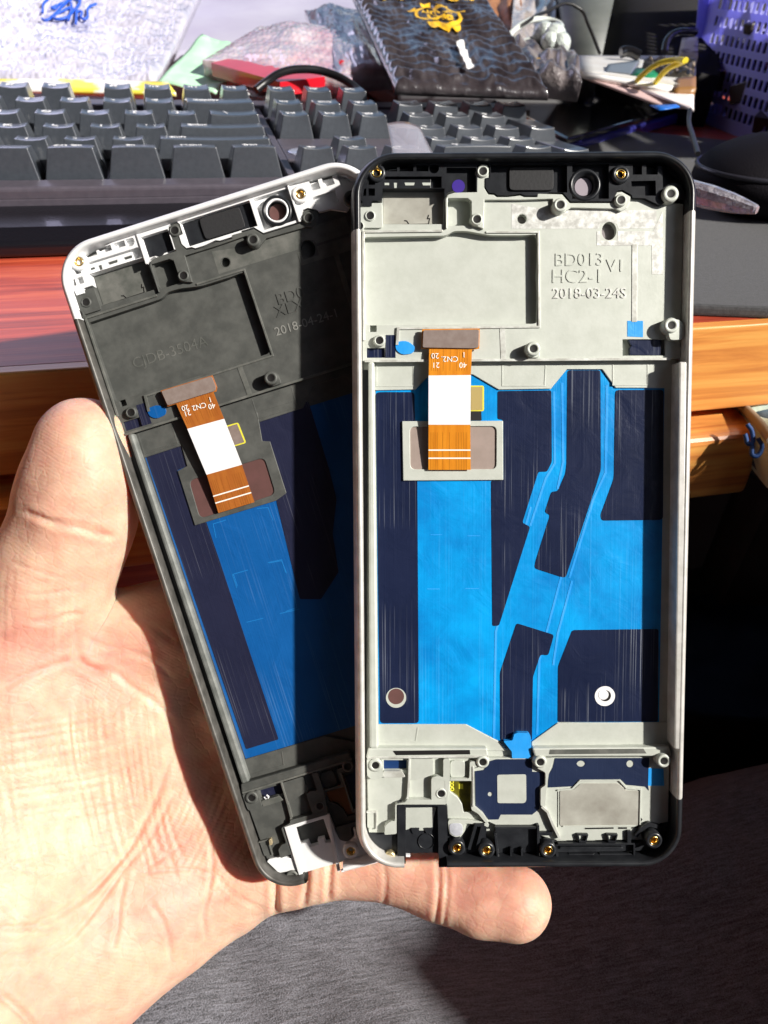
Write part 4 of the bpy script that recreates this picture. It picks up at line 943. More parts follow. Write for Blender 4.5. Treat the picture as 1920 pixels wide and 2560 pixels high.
def stroke(pts, r, m, parent, cc, fn, off=.0022):
    P3 = []
    for x, y in pts:
        u, v = on_sheet(x, y, fn, cc, 0); P3.append(fn(u, v, off) if False else (lambda q: q)(fn(u, v, off)))
    o = tube('handwriting', P3, r, m); o.parent = parent; o.matrix_parent_inverse = parent.matrix_world.inverted(); return o
for q in ([(112, 55), (122, 34), (150, 24), (176, 26), (180, 34), (158, 42), (138, 50), (150, 44)], [(110, 66), (118, 71), (140, 62), (170, 42), (194, 30), (186, 56), (158, 70), (140, 68), (170, 52), (188, 46)],
          [(176, 72), (186, 50), (196, 28), (197, 50), (194, 78)], [(196, 62), (205, 52), (208, 64), (215, 66), (228, 42), (246, 34)], [(170, 50), (200, 50)]):
    stroke(q, .8, M_PEN, env1, c1_, lambda u, v, o: EPF(u, v), .0035)

# pink bubble wrap packet holding a red phone
M_PINK = mat('pink_bubble_wrap', (.62, .38, .44), .25, n=(30, (.74, .64, .68)), coat=1, bump=(220, .9), sss=.3, ramp=(.4, .6))
cpk = [C(690, 85, 560), C(985, 75, 560), C(940, 240, 440), C(520, 150, 470)]
pk, PK = sheet('bubble_packet', [C(640, 70, 580), C(900, 55, 570), C(880, 200, 430), C(505, 150, 470)], 120, 80, .012, M_PINK, lambda u, v: .010 * math.sin(math.pi * min(1, max(0, u))) * math.sin(math.pi * min(1, max(0, v))) + .003 * nz(u, v, 5) + .0007 * nz(u, v, 20) + bub(u + .02 * nz(u, v, 9), v, 26, 20, .0004), edge=.12)
tag(pk, 'pink tinted bubble wrap packet around the red phone, behind the keyboard', 'packet')
pk2, _ = sheet('bubble_packet', [C(760, 25, 600), C(900, 25, 590), C(990, 175, 445), C(850, 185, 440)], 70, 70, .01, mat('clear_bubble_wrap', (.46, .34, .40), .2, n=(30, (.74, .66, .72)), coat=1, bump=(200, 1.0), sss=.3, ramp=(.42, .6)), lambda u, v: .008 * math.sin(math.pi * u) + .004 * nz(u, v, 5) + .0008 * nz(u, v, 18) + bub(u, v, 18, 18, .0004), edge=.15)
tag(pk2, 'greyish clear bubble wrap packet between the pink packet and the black envelope', 'packet')
M_RED = mat('red_case', (.72, .012, .03), .3, coat=.5, n=(40, (.6, .01, .02)))
rp = bmesh.new()
tl, tr, br, bl = C(535, 158, 452), C(640, 138, 470), C(795, 198, 432), C(770, 212, 424)
red, _ = sheet('red_phone', [C(528, 157, 458), C(640, 130, 490), C(812, 192, 436), C(700, 205, 424)], 12, 12, .007, M_RED, None, smooth=False)
tag(red, 'red phone case sticking out below the pink bubble wrap', 'phone')
stroke2 = tube('red_strip', [C(675, 77, 555), C(730, 88, 545), C(790, 112, 520), C(835, 138, 490), C(855, 158, 450)], 1.6, M_RED); tag(stroke2, 'thin red sealing strip curving over the pink bubble wrap', 'strip')
blackb, _ = sheet('black_bag', [C(815, 30, 590), C(900, 45, 580), C(935, 130, 470), C(820, 62, 540)], 30, 20, .01, mat('black_poly', (.02, .015, .02), .2, coat=.8, bump=(200, 2)), lambda u, v: .006 * nz(u, v, 5))
tag(blackb, 'small crumpled black plastic bag above the clear bubble wrap', 'bag')
# black cable arc
cb = tube('black_cable', [C(640, 225, 418), C(665, 205, 420), C(700, 183, 420), C(760, 173, 422), C(820, 182, 424), C(880, 212, 420), C(905, 235, 415)], 2.1, mat('black_rubber', (.012, .012, .014), .35), n=10)
tag(cb, 'thick black cable arching behind the navigation keys', 'cable')
dk = box_obj('dark_case', 120, 330, 262, 420, .5, 16, mat('charcoal_case', (.022, .020, .026), .5), bevel=4); tag(dk, 'flat charcoal case under the black bubble envelope', 'case')

# black bubble envelope with yellow print
M_BBW = mat('black_bubble_wrap', (.026, .021, .024), .28, coat=1, coat_rough=.12, bump=(200, .9), n=(40, (.065, .055, .06)))
c2_ = [C(860, -60, 560), C(1175, -55, 570), C(1372, 236, 395), C(988, 222, 385)]
def wr_(u, v):
    return .0013 * math.sin(v * 120 + 6 * nz(u, v, 4) + 1.6 * math.sin(u * 30)) * (.6 + .9 * nz(u + 3, v, 7)) + .0016 * nz(u, v, 7) + .0008 * nz(u, v, 30)
env2, EP2 = sheet('bubble_envelope', c2_, 110, 230, .003, M_BBW, wr_, edge=.035, puff=.004)
tag(env2, 'black bubble wrap envelope with yellow lettering and a white strip, overhanging the keyboard', 'envelope')
tl, tr, br, bl = [Vector(k) for k in c2_]
cl = bmesh.new()
M_CLR = mat('clear_film_edge', (.80, .82, .80), .15, coat=1, n=(300, (.40, .42, .42)), bump=(400, 1))
for nm, a, b in (('clear_edge', (988, 222), (1372, 236)), ('clear_edge', (862, -55), (988, 222)), ('clear_edge', (1176, -55), (1372, 236))):
    pts = []
    for i in range(24):
        t = i / 23; u, v = on_sheet(a[0] + (b[0] - a[0]) * t, a[1] + (b[1] - a[1]) * t, EP2, c2_, 0); pts.append(EP2(u, v, .0020 + random.uniform(-.0006, .0012)))
    o = tube(nm, pts, 1.5 if a[1] > 100 else 1.0, M_CLR, taper=[random.uniform(.6, 1.4) for _ in pts]); o.parent = env2; o.matrix_parent_inverse = env2.matrix_world.inverted()
M_YEL = mat('yellow_ink', (.85, .52, .03), .4, n=(80, (.70, .40, .02)))
def print_on(me_list, cc, fn, parent, m, name, off=.0007):
    for me in me_list:
        bm = bmesh.new(); bm.from_mesh(me); bmesh.ops.triangulate(bm, faces=bm.faces)
        for _ in range(4):
            bmesh.ops.subdivide_edges(bm, edges=[e for e in bm.edges if e.calc_length() > .010], cuts=1, use_grid_fill=False); bmesh.ops.triangulate(bm, faces=bm.faces)
        for v in bm.verts:
            off_ = off + max(0, v.co.z) * .0
            v.co = fn(v.co.x, v.co.y, off_)
        o = link(name, bm, m, None); o.parent = parent; o.matrix_parent_inverse = parent.matrix_world.inverted()
def uvtext(body, size, u, v, flipu=1.0, asp=.62, **k):   # text laid out in u,v units, rotated by 180 degrees as in the photograph
    me = text_mesh(body, size / MM, 0, **k)
    for vt in me.vertices:
        x, y = vt.co.x, vt.co.y; vt.co = (u - x, v + y * asp, 0)
    return me
u0, v0 = on_sheet(1068, 14, EP2, c2_, 0)
print_on([uvtext('CROWN', .165, u0, v0, asp=.50, space=1.15, offset=8)], c2_, EP2, env2, M_YEL, 'yellow_lettering', .0016)
u1, v1 = on_sheet(1095, 62, EP2, c2_, 0)
ring = bmesh.new()
ro = [(u1 + .17 * math.cos(a), v1 + .075 * math.sin(a)) for a in [2 * math.pi * i / 40 for i in range(40)]]
ri = [(u1 + .148 * math.cos(a), v1 + .063 * math.sin(a)) for a in [2 * math.pi * i / 40 for i in range(40)]]
vs1 = [ring.verts.new((*p, 0)) for p in ro]; vs2 = [ring.verts.new((*p, 0)) for p in ri]
for i in range(40): ring.faces.new((vs1[i], vs1[(i + 1) % 40], vs2[(i + 1) % 40], vs2[i]))
def quadm(q):
    me = bpy.data.meshes.new('q'); b = bmesh.new(); b.faces.new([b.verts.new((x, y, 0)) for x, y in q]); b.to_mesh(me); b.free(); return me
me = bpy.data.meshes.new('r'); ring.to_mesh(me); ring.free()
em = [me, uvtext('BEST', .10, u1, v1 + .012, asp=.5, offset=5), uvtext('QUALITY', .055, u1, v1 - .030, asp=.5, offset=3)]
em += [quadm([(u1 - .12, v1 + .075), (u1 + .12, v1 + .075), (u1 + .10, v1 + .125), (u1 + .04, v1 + .105), (u1, v1 + .13), (u1 - .04, v1 + .105), (u1 - .10, v1 + .125)]),
       quadm([(u1 - .21, v1 - .04), (u1 - .15, v1 - .05), (u1 - .15, v1 - .03), (u1 - .20, v1 - .02)]), quadm([(u1 + .15, v1 - .05), (u1 + .21, v1 - .04), (u1 + .20, v1 - .02), (u1 + .15, v1 - .03)]),
       quadm([(u1 - .1, v1 - .085), (u1 - .02, v1 - .1), (u1 - .02, v1 - .08), (u1 - .1, v1 - .07)]), quadm([(u1 + .02, v1 - .1), (u1 + .1, v1 - .085), (u1 + .1, v1 - .07), (u1 + .02, v1 - .08)])]
print_on(em, c2_, EP2, env2, M_YEL, 'yellow_emblem', .0016)
ws = [on_sheet(x, y, EP2, c2_, 0) for x, y in ((1137, 144), (1155, 142), (1182, 204), (1164, 204))]
print_on([quadm(ws)], c2_, EP2, env2, mat('white_label', (.9, .9, .9), .5), 'white_strip', .0034)

# second dark packet, headphone cable, brown bag
M_BRN = mat('brown_wrap', (.20, .075, .03), .5, n=(28, (.42, .20, .09)), bump=(120, 3))
br_, _ = sheet('brown_bag', [C(1150, -60, 780), C(1300, -60, 800), C(1350, 110, 600), C(1240, 95, 560)], 50, 40, .02, M_BRN, lambda u, v: .012 * nz(u, v, 5), edge=.1)
tag(br_, 'crumpled brown paper bag behind the black envelope', 'bag')
fb, _ = sheet('clear_bag', [C(1290, -60, 760), C(1385, -60, 780), C(1390, 90, 600), C(1275, 105, 560)], 30, 30, .01, mat('clear_bag', (.42, .36, .32), .2, n=(40, (.75, .66, .60)), coat=1, bump=(150, 2)), lambda u, v: .01 * nz(u, v, 4))
tag(fb, 'wrinkled clear plastic bag right of the brown bag', 'bag')
M_WC = mat('white_cable', (.62, .66, .62), .3, coat=.4)
c_o = tube('white_cable', [C(1262, 100, 470), C(1300, 65, 480), C(1350, 48, 490), C(1388, 55, 490), C(1402, 72, 480), C(1380, 90, 470)], 1.9, M_WC)
tag(c_o, 'white cable looping above the white earphone', 'cable')
c_o = tube('black_wire', [C(1258, 92, 475), C(1310, 60, 480), C(1360, 32, 500), C(1450, 22, 520), C(1470, 60, 520), C(1500, 135, 520)], 1.1, mat('wire_black', (.015, .015, .015), .4)); tag(c_o, 'thin black wire running over the white cable loop', 'wire')
bm = bmesh.new()
for (x, y, d, r) in ((1360, 85, 470, 7), (1385, 92, 468, 7.5), (1400, 108, 466, 6.5), (1375, 105, 466, 6), (1345, 92, 470, 4)):
    bmesh.ops.create_icosphere(bm, subdivisions=3, radius=r * MM, matrix=Matrix.Translation(C(x, y, d)))
ef = link('white_earphone', bm, mat('glossy_white', (.62, .68, .64), .15, coat=1, bump=(150, 3)), smooth=True); tag(ef, 'glossy white wrapped earphone lump beside the cable loop', 'earphone')
tube_o = tube('earphone_lead', [C(1300, 108, 470), C(1325, 98, 470), C(1348, 92, 470)], 1.4, M_WC); tube_o.parent = ef; tube_o.matrix_parent_inverse = ef.matrix_world.inverted()
dp, _ = sheet('dark_packet', [C(1265, 105, 480), C(1440, 140, 470), C(1455, 205, 415), C(1330, 190, 420)], 50, 40, .010, mat('dark_grey_wrap', (.06, .05, .055), .35, coat=.6, n=(60, (.22, .19, .19)), bump=(200, 2)), lambda u, v: .006 * nz(u, v, 6) + .004, edge=.1)
tag(dp, 'dark grey wrapped packet between the black envelope and the circuit board', 'packet')
yp, _ = sheet('gold_print', [C(1305, 143, 444), C(1350, 145, 445), C(1362, 162, 432), C(1330, 156, 434)], 4, 4, .0005, M_YEL); yp.parent = dp; yp.matrix_parent_inverse = dp.matrix_world.inverted()

# grey stand and black speaker at the back
gs, _ = sheet('grey_stand', [C(1395, -120, 700), C(1560, -120, 700), C(1505, 140, 560), C(1420, 140, 570)], 2, 2, .03, mat('grey_metal_stand', (.09, .10, .095), .5, n=(40, (.12, .13, .12)))); tag(gs, 'tapering grey stand beside the black loudspeaker', 'stand')
sp_, _ = sheet('black_speaker', [C(1545, -120, 720), C(1800, -120, 720), C(1800, 190, 560), C(1505, 150, 575)], 2, 2, .08, mat('speaker_black', (.006, .005, .006), .8, bump=(800, .3))); tag(sp_, 'black loudspeaker cabinet behind the purple basket', 'speaker')
sp2, _ = sheet('dark_cabinet', [C(1180, -160, 1000), C(2100, -160, 1000), C(2100, 150, 800), C(1180, 120, 800)], 2, 2, .02, mat('cabinet_dark', (.02, .017, .016), .7)); tag(sp2, 'dark cabinet front at the very back', 'cabinet')
c_o = tube('black_cable', [C(1660, 130, 520), C(1668, 100, 525), C(1690, 82, 530), C(1740, 80, 535)], 2.3, mat('cable_gloss', (.01, .01, .012), .2, coat=.5)); tag(c_o, 'glossy black cable bend left of the purple basket', 'cable')
c_o = tube('black_plug', [C(1552, 132, 520), C(1568, 128, 520), C(1600, 140, 520)], 3.5, mat('plug_black', (.01, .01, .012), .15, coat=.8)); tag(c_o, 'small glossy black plug lying behind the circuit board', 'plug')

# circuit boards with yellow wires
pcb = empty('circuit_board', 'cluttered white and green circuit board with two yellow wires by the basket', 'circuit board', Matrix.Translation(C(1600, 190, 500)))
def adopt(o, p): o.parent = p; o.matrix_parent_inverse = p.matrix_world.inverted(); return o
o, _ = sheet('board', [C(1440, 138, 540), C(1740, 140, 560), C(1740, 215, 440), C(1455, 180, 450)], 8, 8, .003, mat('board_white', (.62, .60, .56), .4, n=(60, (.70, .70, .68)))); adopt(o, pcb)
o, _ = sheet('board_edge', [C(1455, 178, 450), C(1690, 215, 440), C(1686, 226, 436), C(1460, 187, 447)], 4, 2, .002, mat('edge_white', (.85, .84, .82), .4)); adopt(o, pcb)
o, _ = sheet('green_mask', [C(1590, 170, 470), C(1650, 176, 470), C(1640, 196, 452), C(1575, 188, 455)], 2, 2, .003, mat('mask_green', (.015, .22, .09), .35)); adopt(o, pcb)
o, _ = sheet('dark_component', [C(1610, 150, 485), C(1735, 152, 490), C(1735, 190, 462), C(1650, 188, 462)], 14, 8, .005, mat('component_dark', (.03, .025, .02), .4, n=(150, (.35, .28, .20)), ramp=(.5, .65)), lambda u, v: .006 * abs(nz(u, v, 9)), smooth=False); adopt(o, pcb)
o, _ = sheet('silver_shield', [C(1520, 160, 480), C(1600, 150, 490), C(1580, 190, 455), C(1510, 180, 460)], 6, 6, .003, mat('shield', (.35, .37, .38), .3, .6)); adopt(o, pcb)
o, _ = sheet('brown_block', [C(1690, 195, 452), C(1740, 190, 455), C(1740, 222, 432), C(1685, 225, 432)], 4, 4, .006, mat('block_brown', (.30, .15, .05), .4)); adopt(o, pcb)
M_YW = mat('yellow_wire', (.80, .65, .04), .35)
for q in ([(1592, 205), (1600, 193), (1640, 162), (1690, 150), (1712, 152)], [(1636, 214), (1645, 198), (1670, 172), (1700, 158), (1715, 150)]):
    adopt(tube('yellow_wire', [C(x, y, 445 - 8 * k) for k, (x, y) in enumerate(q)], 1.5, M_YW), pcb)
wb = box_obj('white_module', 0, 1, 0, 1, 0, 1, M_TAPE, bevel=0); bpy.data.objects.remove(wb)
o, _ = sheet('module_box', [C(1705, 95, 520), C(1745, 92, 520), C(1745, 142, 500), C(1700, 138, 500)], 4, 4, .02, mat('module', (.55, .50, .48), .4, n=(90, (.15, .10, .10)), ramp=(.5, .6))); tag(o, 'small white electronic module left of the purple basket', 'module')
o, _ = sheet('pink_slip', [C(1440, 185, 455), C(1600, 222, 445), C(1735, 270, 415), C(1650, 262, 418)], 6, 4, .001, mat('pink_paper', (.62, .44, .42), .6)); tag(o, 'pinkish paper slip sticking out under the circuit board', 'paper')
o, _ = sheet('white_slip', [C(1600, 222, 440), C(1735, 228, 440), C(1735, 275, 405), C(1690, 255, 412)], 6, 4, .001, mat('white_slip', (.80, .72, .72), .6)); tag(o, 'white paper slip under the circuit board beside the basket', 'paper')
# tablet with blue edge
tb = empty('tablet', 'black glass tablet with a dark blue edge lying right of the numeric keypad', 'tablet', Matrix.Translation(onz(1500, 290)))
tq = [onz(x, y, 12) for x, y in ((1150, 205), (1440, 212), (1700, 268), (1420, 345))]
M_GL = mat('tablet_glass', (.012, .012, .013), .12, coat=1, n=(20, (.02, .022, .02)))
bm = bmesh.new(); add_slab(bm, [(p.x / MM, p.y / MM) for p in tq], 8, 12); adopt(link('glass', bm, M_GL, bevel=1), tb)
cxx = sum(p.x for p in tq) / 4 / MM; cyy = sum(p.y for p in tq) / 4 / MM
bm = bmesh.new(); add_slab(bm, [(cxx + (p.x / MM - cxx) * 1.01, cyy + (p.y / MM - cyy) * 1.01) for p in tq], .5, 7.9); adopt(link('blue_shell', bm, mat('shell_blue', (.05, .05, .30), .3, coat=.5), bevel=1.5), tb)
o, _ = sheet('protective_film', [C(1625, 262, 395), C(1690, 260, 398), C(1700, 266, 392), C(1650, 275, 388)], 3, 3, .0005, mat('film_blue', (.02, .16, .62), .3)); adopt(o, tb)

# purple basket
M_BAS = mat('purple_plastic', (.60, .60, .98), .4, n=(50, (.64, .64, 1)), bump=(300, .15))
_t = M_BAS.node_tree; _b = _t.nodes['Principled BSDF']; _tr = _t.nodes.new('ShaderNodeBsdfTranslucent'); _tr.inputs[0].default_value = (.45, .45, 1, 1)
_mx = _t.nodes.new('ShaderNodeMixShader'); _mx.inputs[0].default_value = .5; _o = [n for n in _t.nodes if n.type == 'OUTPUT_MATERIAL'][0]
_t.links.new(_b.outputs[0], _mx.inputs[1]); _t.links.new(_tr.outputs[0], _mx.inputs[2]); _t.links.new(_mx.outputs[0], _o.inputs[0])
BL0 = onz(1716, 292, 0); BR0 = onz(1852, 344, 0)
wv = (BR0 - BL0); wv.z = 0; wl = wv.length; wv.normalize(); upv = Vector((0, 0, 1)); nv = wv.cross(upv)
BW = 230.; BH = 98.
tmp = Matrix((( wv.x, upv.x, nv.x, BL0.x), (wv.y, upv.y, nv.y, BL0.y), (wv.z, upv.z, nv.z, BL0.z), (0, 0, 0, 1)))
bas = empty('basket', 'purple plastic basket with rows of square holes, top right', 'basket', tmp)
def wallp(w_, holes=True):
    bm = bmesh.new(); hs = []
    if holes:
        pt = 7.3; ry = 10.9
        nxh = int((w_ - 16) / pt); 
        for r in range(8):
            for k in range(nxh):
                x = 10 + k * pt + (k * pt / w_ - .5) * (r * ry) * .11; y = 9 + r * ry
                hs.append(roundpoly([(x, y), (x + 4.9, y), (x + 4.9, y + 6.6), (x, y + 6.6)], .9, 2))
    add_slab(bm, [(0, 8), (8, 0), (w_ - 8, 0), (w_, 8), (w_ + 12, BH), (-12, BH)], -.5, .5, hs)
    return bm
front = link('basket_wall', wallp(BW), M_BAS, bas)
o = link('basket_wall', wallp(170), M_BAS, bas); o.matrix_local = Matrix.Translation((.0, 0, -.001)) @ Matrix.Rotation(math.radians(7), 4, 'Z') @ Matrix.Rotation(math.radians(90), 4, 'Y')
o = link('basket_wall', wallp(BW), M_BAS, bas); o.location = (0, 0, -.17)
o = link('basket_wall', wallp(170), M_BAS, bas); o.matrix_local = Matrix.Translation((BW * MM, 0, -.001)) @ Matrix.Rotation(math.radians(90), 4, 'Y')
bm = bmesh.new(); add_box(bm, Vector((BW / 2, 2, -86)) * MM, (BW * MM * .98, .003, .17)); link('basket_floor', bm, M_BAS, bas)
bm = bmesh.new()
for c_, s_ in (((BW / 2, BH + 7, 4), (BW + 48, 15, 8)), ((-18, BH + 7, -85), (14, 15, 170)), ((BW / 2, BH + 7, -175), (BW + 48, 15, 8)), ((BW + 18, BH + 7, -85), (14, 15, 170))): add_box(bm, Vector(c_) * MM, Vector(s_) * MM)
link('basket_rim', bm, M_BAS, bas, bevel=1.5)
bm = bmesh.new(); random.seed(3)
for _ in range(320):
    add_box(bm, Vector((random.uniform(15, BW - 15), random.uniform(6, 95), random.uniform(-150, -8))) * MM, Vector((random.uniform(6, 40), random.uniform(4, 14), random.uniform(6, 30))) * MM, Matrix.Rotation(random.uniform(0, 3), 3, 'Y') @ Matrix.Rotation(random.uniform(-.5, .5), 3, 'X'))
bc = link('small_parts', bm, mat('assorted_parts', (.05, .04, .035), .4, n=(60, (.30, .22, .16)), ramp=(.6, .72)), bevel=.5)
bc.matrix_world = tmp; tag(bc, 'jumble of small electronic parts inside the purple basket', 'parts', kind='stuff')

# black mouse / case on the right, pen
bm = bmesh.new(); bmesh.ops.create_uvsphere(bm, u_segments=48, v_segments=24, radius=1)
cm = C(1958, 440, 368)
for v in bm.verts: v.co = Vector((v.co.x * .050, v.co.y * .034, v.co.z * .019))
hd = link('black_pouch', bm, mat('pouch_black', (.006, .005, .008), .7, bump=(1500, .2), spec=.15), smooth=True); hd.location = cm; hd.rotation_euler = (0, 0, .25)
tag(hd, 'rounded black zipped pouch on the mat at the right edge', 'pouch')
zp = []
for i in range(30):
    a = math.pi * (.55 + i / 29 * 1.1); zp.append(Vector((.0484 * math.cos(a), .0330 * math.sin(a), .0045)))
z_ = tube('piping', zp, 1.1, mat('piping', (.03, .03, .04), .3)); z_.parent = hd
a_, b_ = C(1690, 470, 250), C(1893, 525, 235); ax = (b_ - a_)
bm = bmesh.new(); prof2 = [(0, 0), (3.6, 0), (3.7, 4), (3.6, 13), (3.0, 20), (2.2, 25), (1.5, 28.5), (1.2, 29.2), (0, 29.2)]
add_lathe(bm, prof2, 10)
for f in bm.faces: f.smooth = False
M_CRY = mat('clear_acrylic', (.75, .72, .78), .08, trans=.55, coat=1, n=(220, (.45, .43, .50)), bump=(450, 1.2), ramp=(.42, .6))
pen = link('pen', bm, M_CRY); pen.matrix_world = Matrix.Translation(a_) @ ax.to_track_quat('Z', 'Y').to_matrix().to_4x4() @ Matrix.Scale(ax.length / (29.2 * MM), 4, (0, 0, 1))
tag(pen, 'clear faceted pen tip poking out right of the front phone frame', 'pen')
# clear film leaning on the keys
fl_, _ = sheet('clear_film', [C(968, 308, 262), C(1050, 318, 262), C(1090, 400, 232), C(985, 400, 232)], 12, 12, .0002, mat('clear_sheet', (.75, .68, .76), .12, alpha=.38, coat=1, n=(120, (.9, .85, .9)), bump=(90, .5)), lambda u, v: .0012 * math.sin(u * 3))
tag(fl_, 'clear curved plastic film propped on the arrow keys behind the front frame', 'film')
c_o = tube('thin_black_lead', [C(1725, 275, 380), C(1722, 300, 372), C(1732, 340, 345), C(1745, 385, 318)], 1.1, mat('lead_black', (.02, .02, .022), .4)); tag(c_o, 'thin dark lead hanging in front of the basket corner', 'lead')

# patterned cloth and dark things right of the drawer rail
M_PAT = mat('patterned_cloth', (.34, .52, .58), .7, n=(26, (.60, .66, .50)), bump=(600, .2), ramp=(.4, .6))
pc = empty('patterned_cushion', 'blue and green patterned cloth cushion under the desk at the right edge', 'cushion', Matrix.Translation(C(1900, 1050, 330)))
o, _ = sheet('cushion_top', [C(1812, 968, 300), C(2100, 930, 292), C(2100, 1200, 258), C(1925, 1095, 264)], 24, 24, .02, M_PAT, lambda u, v: .003 * nz(u, v, 4)); adopt(o, pc)
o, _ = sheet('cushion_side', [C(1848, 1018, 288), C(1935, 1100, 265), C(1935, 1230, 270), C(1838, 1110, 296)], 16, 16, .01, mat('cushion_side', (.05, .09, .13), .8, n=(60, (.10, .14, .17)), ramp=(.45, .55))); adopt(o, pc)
adopt(tube('cushion_piping', [C(1822, 985, 297), C(1850, 1010, 288), C(1890, 1050, 275), C(1930, 1100, 261)], 1.8, mat('piping_tan', (.30, .24, .17), .7)), pc)
for q in ([(1868, 1060), (1880, 1080), (1875, 1110), (1862, 1085)], [(1895, 1095), (1905, 1120), (1885, 1140), (1880, 1110)]):
    adopt(tube('printed_curl', [C(x, y, 266) for x, y in q], .8, mat('curl_blue', (.02, .08, .28), .6)), pc)
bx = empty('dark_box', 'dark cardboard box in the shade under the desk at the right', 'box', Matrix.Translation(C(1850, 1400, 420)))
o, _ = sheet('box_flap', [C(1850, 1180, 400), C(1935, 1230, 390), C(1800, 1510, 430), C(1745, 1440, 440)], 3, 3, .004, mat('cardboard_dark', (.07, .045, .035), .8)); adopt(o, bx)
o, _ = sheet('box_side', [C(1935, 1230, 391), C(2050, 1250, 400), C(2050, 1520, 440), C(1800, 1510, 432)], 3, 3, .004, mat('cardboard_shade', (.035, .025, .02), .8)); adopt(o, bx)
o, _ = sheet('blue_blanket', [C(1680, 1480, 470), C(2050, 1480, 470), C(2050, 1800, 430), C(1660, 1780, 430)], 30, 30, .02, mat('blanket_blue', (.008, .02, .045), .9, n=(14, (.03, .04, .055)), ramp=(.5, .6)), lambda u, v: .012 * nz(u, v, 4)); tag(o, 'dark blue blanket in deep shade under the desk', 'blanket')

# ================================================================== PERSON: left hand and lap
def Cm(px, py, depth): return CAMP + ray(px, py) * depth          # millimetres, desk frame
CHAINS = [  # list of (px, py, depth, radius mm)
    [(208, 1098, 186, 10.2), (203, 1195, 188, 11.6), (192, 1285, 190, 11.8), (168, 1350, 191, 11.0), (125, 1440, 192, 12.0), (85, 1530, 195, 14.5), (20, 1720, 200, 22), (-60, 1980, 202, 30), (-60, 2250, 195, 34)],
    [(470, 1610, 209, 15), (330, 1760, 210, 18), (150, 1980, 213, 24), (-40, 2260, 206, 30)],
    [(560, 1790, 212, 15), (400, 1920, 215, 18), (200, 2130, 211, 24), (0, 2380, 200, 28)],
    [(630, 1990, 214, 14.5), (470, 2080, 216, 18), (260, 2230, 210, 22), (20, 2440, 196, 28)],
    [(640, 2160, 212, 12.5), (540, 2190, 213, 14.5), (370, 2260, 207, 18.5), (200, 2350, 200, 21), (30, 2440, 192, 24)],
    [(230, 1680, 206, 12), (330, 1620, 207, 12), (430, 1572, 207, 12)],
    [(-60, 2250, 198, 34), (-400, 2620, 170, 36), (-900, 3300, 150, 40)],
    [(0, 2440, 196, 26), (-300, 2750, 170, 34)],
    # little finger along the bottom
    [(640, 2165, 213, 11.5), (730, 2176, 210, 9.6), (800, 2168, 209, 8.6), (900, 2166, 209, 8.4), (1000, 2180, 208, 8.2), (1105, 2217, 206, 8.5), (1200, 2246, 204, 9.4), (1290, 2258, 203, 9.3)],
    # ring, middle, index behind the frames
    [(640, 2020, 214, 12), (820, 2040, 210, 9.2), (960, 2060, 209, 8.8), (1090, 2075, 214, 8.2), (1180, 2085, 212, 7.6)],
    [(570, 1800, 213, 12), (780, 1790, 211, 9.4), (960, 1790, 210, 9.0), (1100, 1800, 206, 8.4), (1200, 1805, 203, 7.8)],
    [(480, 1620, 210, 12), (680, 1520, 208, 9.4), (850, 1450, 206, 8.8), (980, 1400, 203, 8.2), (1060, 1370, 199, 7.6)],
]
GRP = [0, 0, 0, 0, 0, 0, 0, 0, 1, 2, 3, 4]
prims = []
for ch, g in zip(CHAINS, GRP):
    pts = [(Cm(x, y, d), r) for x, y, d, r in ch]
    for (a, ra), (b, rb) in zip(pts[:-1], pts[1:]): prims.append((a, b, ra, rb, g))
def sdf(Pn):
    groups = {}
    for a, b, ra, rb, g in prims:
        ab = b - a; L2 = ab @ ab; t = np.clip(((Pn - a) @ ab) / L2, 0, 1)
        d = np.linalg.norm(Pn - (a + t[:, None] * ab), axis=1) - (ra + (rb - ra) * t)
        if g in groups:
            k = 9.0 if g == 0 else 1.2
            h = np.clip(.5 + .5 * (groups[g] - d) / k, 0, 1); groups[g] = groups[g] * (1 - h) + d * h - k * h * (1 - h)
        else: groups[g] = d
    out = groups[0]
    for g in (1, 2, 3, 4):
        k = 3.5; h = np.clip(.5 + .5 * (out - groups[g]) / k, 0, 1); out = out * (1 - h) + groups[g] * h - k * h * (1 - h)
    return out
def skin_mesh():
    bm = bmesh.new()
    for a, b, ra, rb, g in prims:
        n = max(2, int(np.linalg.norm(b - a) / (min(ra, rb) * .35)))
        for i in range(n + 1):
            t = i / n; c = a + (b - a) * t
            bmesh.ops.create_icosphere(bm, subdivisions=2, radius=(ra + (rb - ra) * t) * MM, matrix=Matrix.Translation(Vector(c * MM)))
    me = bpy.data.meshes.new('h'); bm.to_mesh(me); bm.free()
    o = bpy.data.objects.new('h', me); COL.objects.link(o)
    r = o.modifiers.new('r', 'REMESH'); r.mode = 'VOXEL'; r.voxel_size = VOX * MM
    dg = bpy.context.evaluated_depsgraph_get(); dg.update()
    out = bpy.data.meshes.new_from_object(o.evaluated_get(dg)); bpy.data.objects.remove(o)
    return out
VOX = .62
hm = skin_mesh()
nv_ = len(hm.vertices); co = np.empty(nv_ * 3); hm.vertices.foreach_get('co', co); co = co.reshape(-1, 3) / MM
def grad(Pn, e=.15):
    g = np.stack([sdf(Pn + np.eye(3)[i] * e) - sdf(Pn - np.eye(3)[i] * e) for i in range(3)], 1); return g / (np.linalg.norm(g, axis=1, keepdims=True) + 1e-9)
for _ in range(5):
    co = co - grad(co) * sdf(co)[:, None] * .9
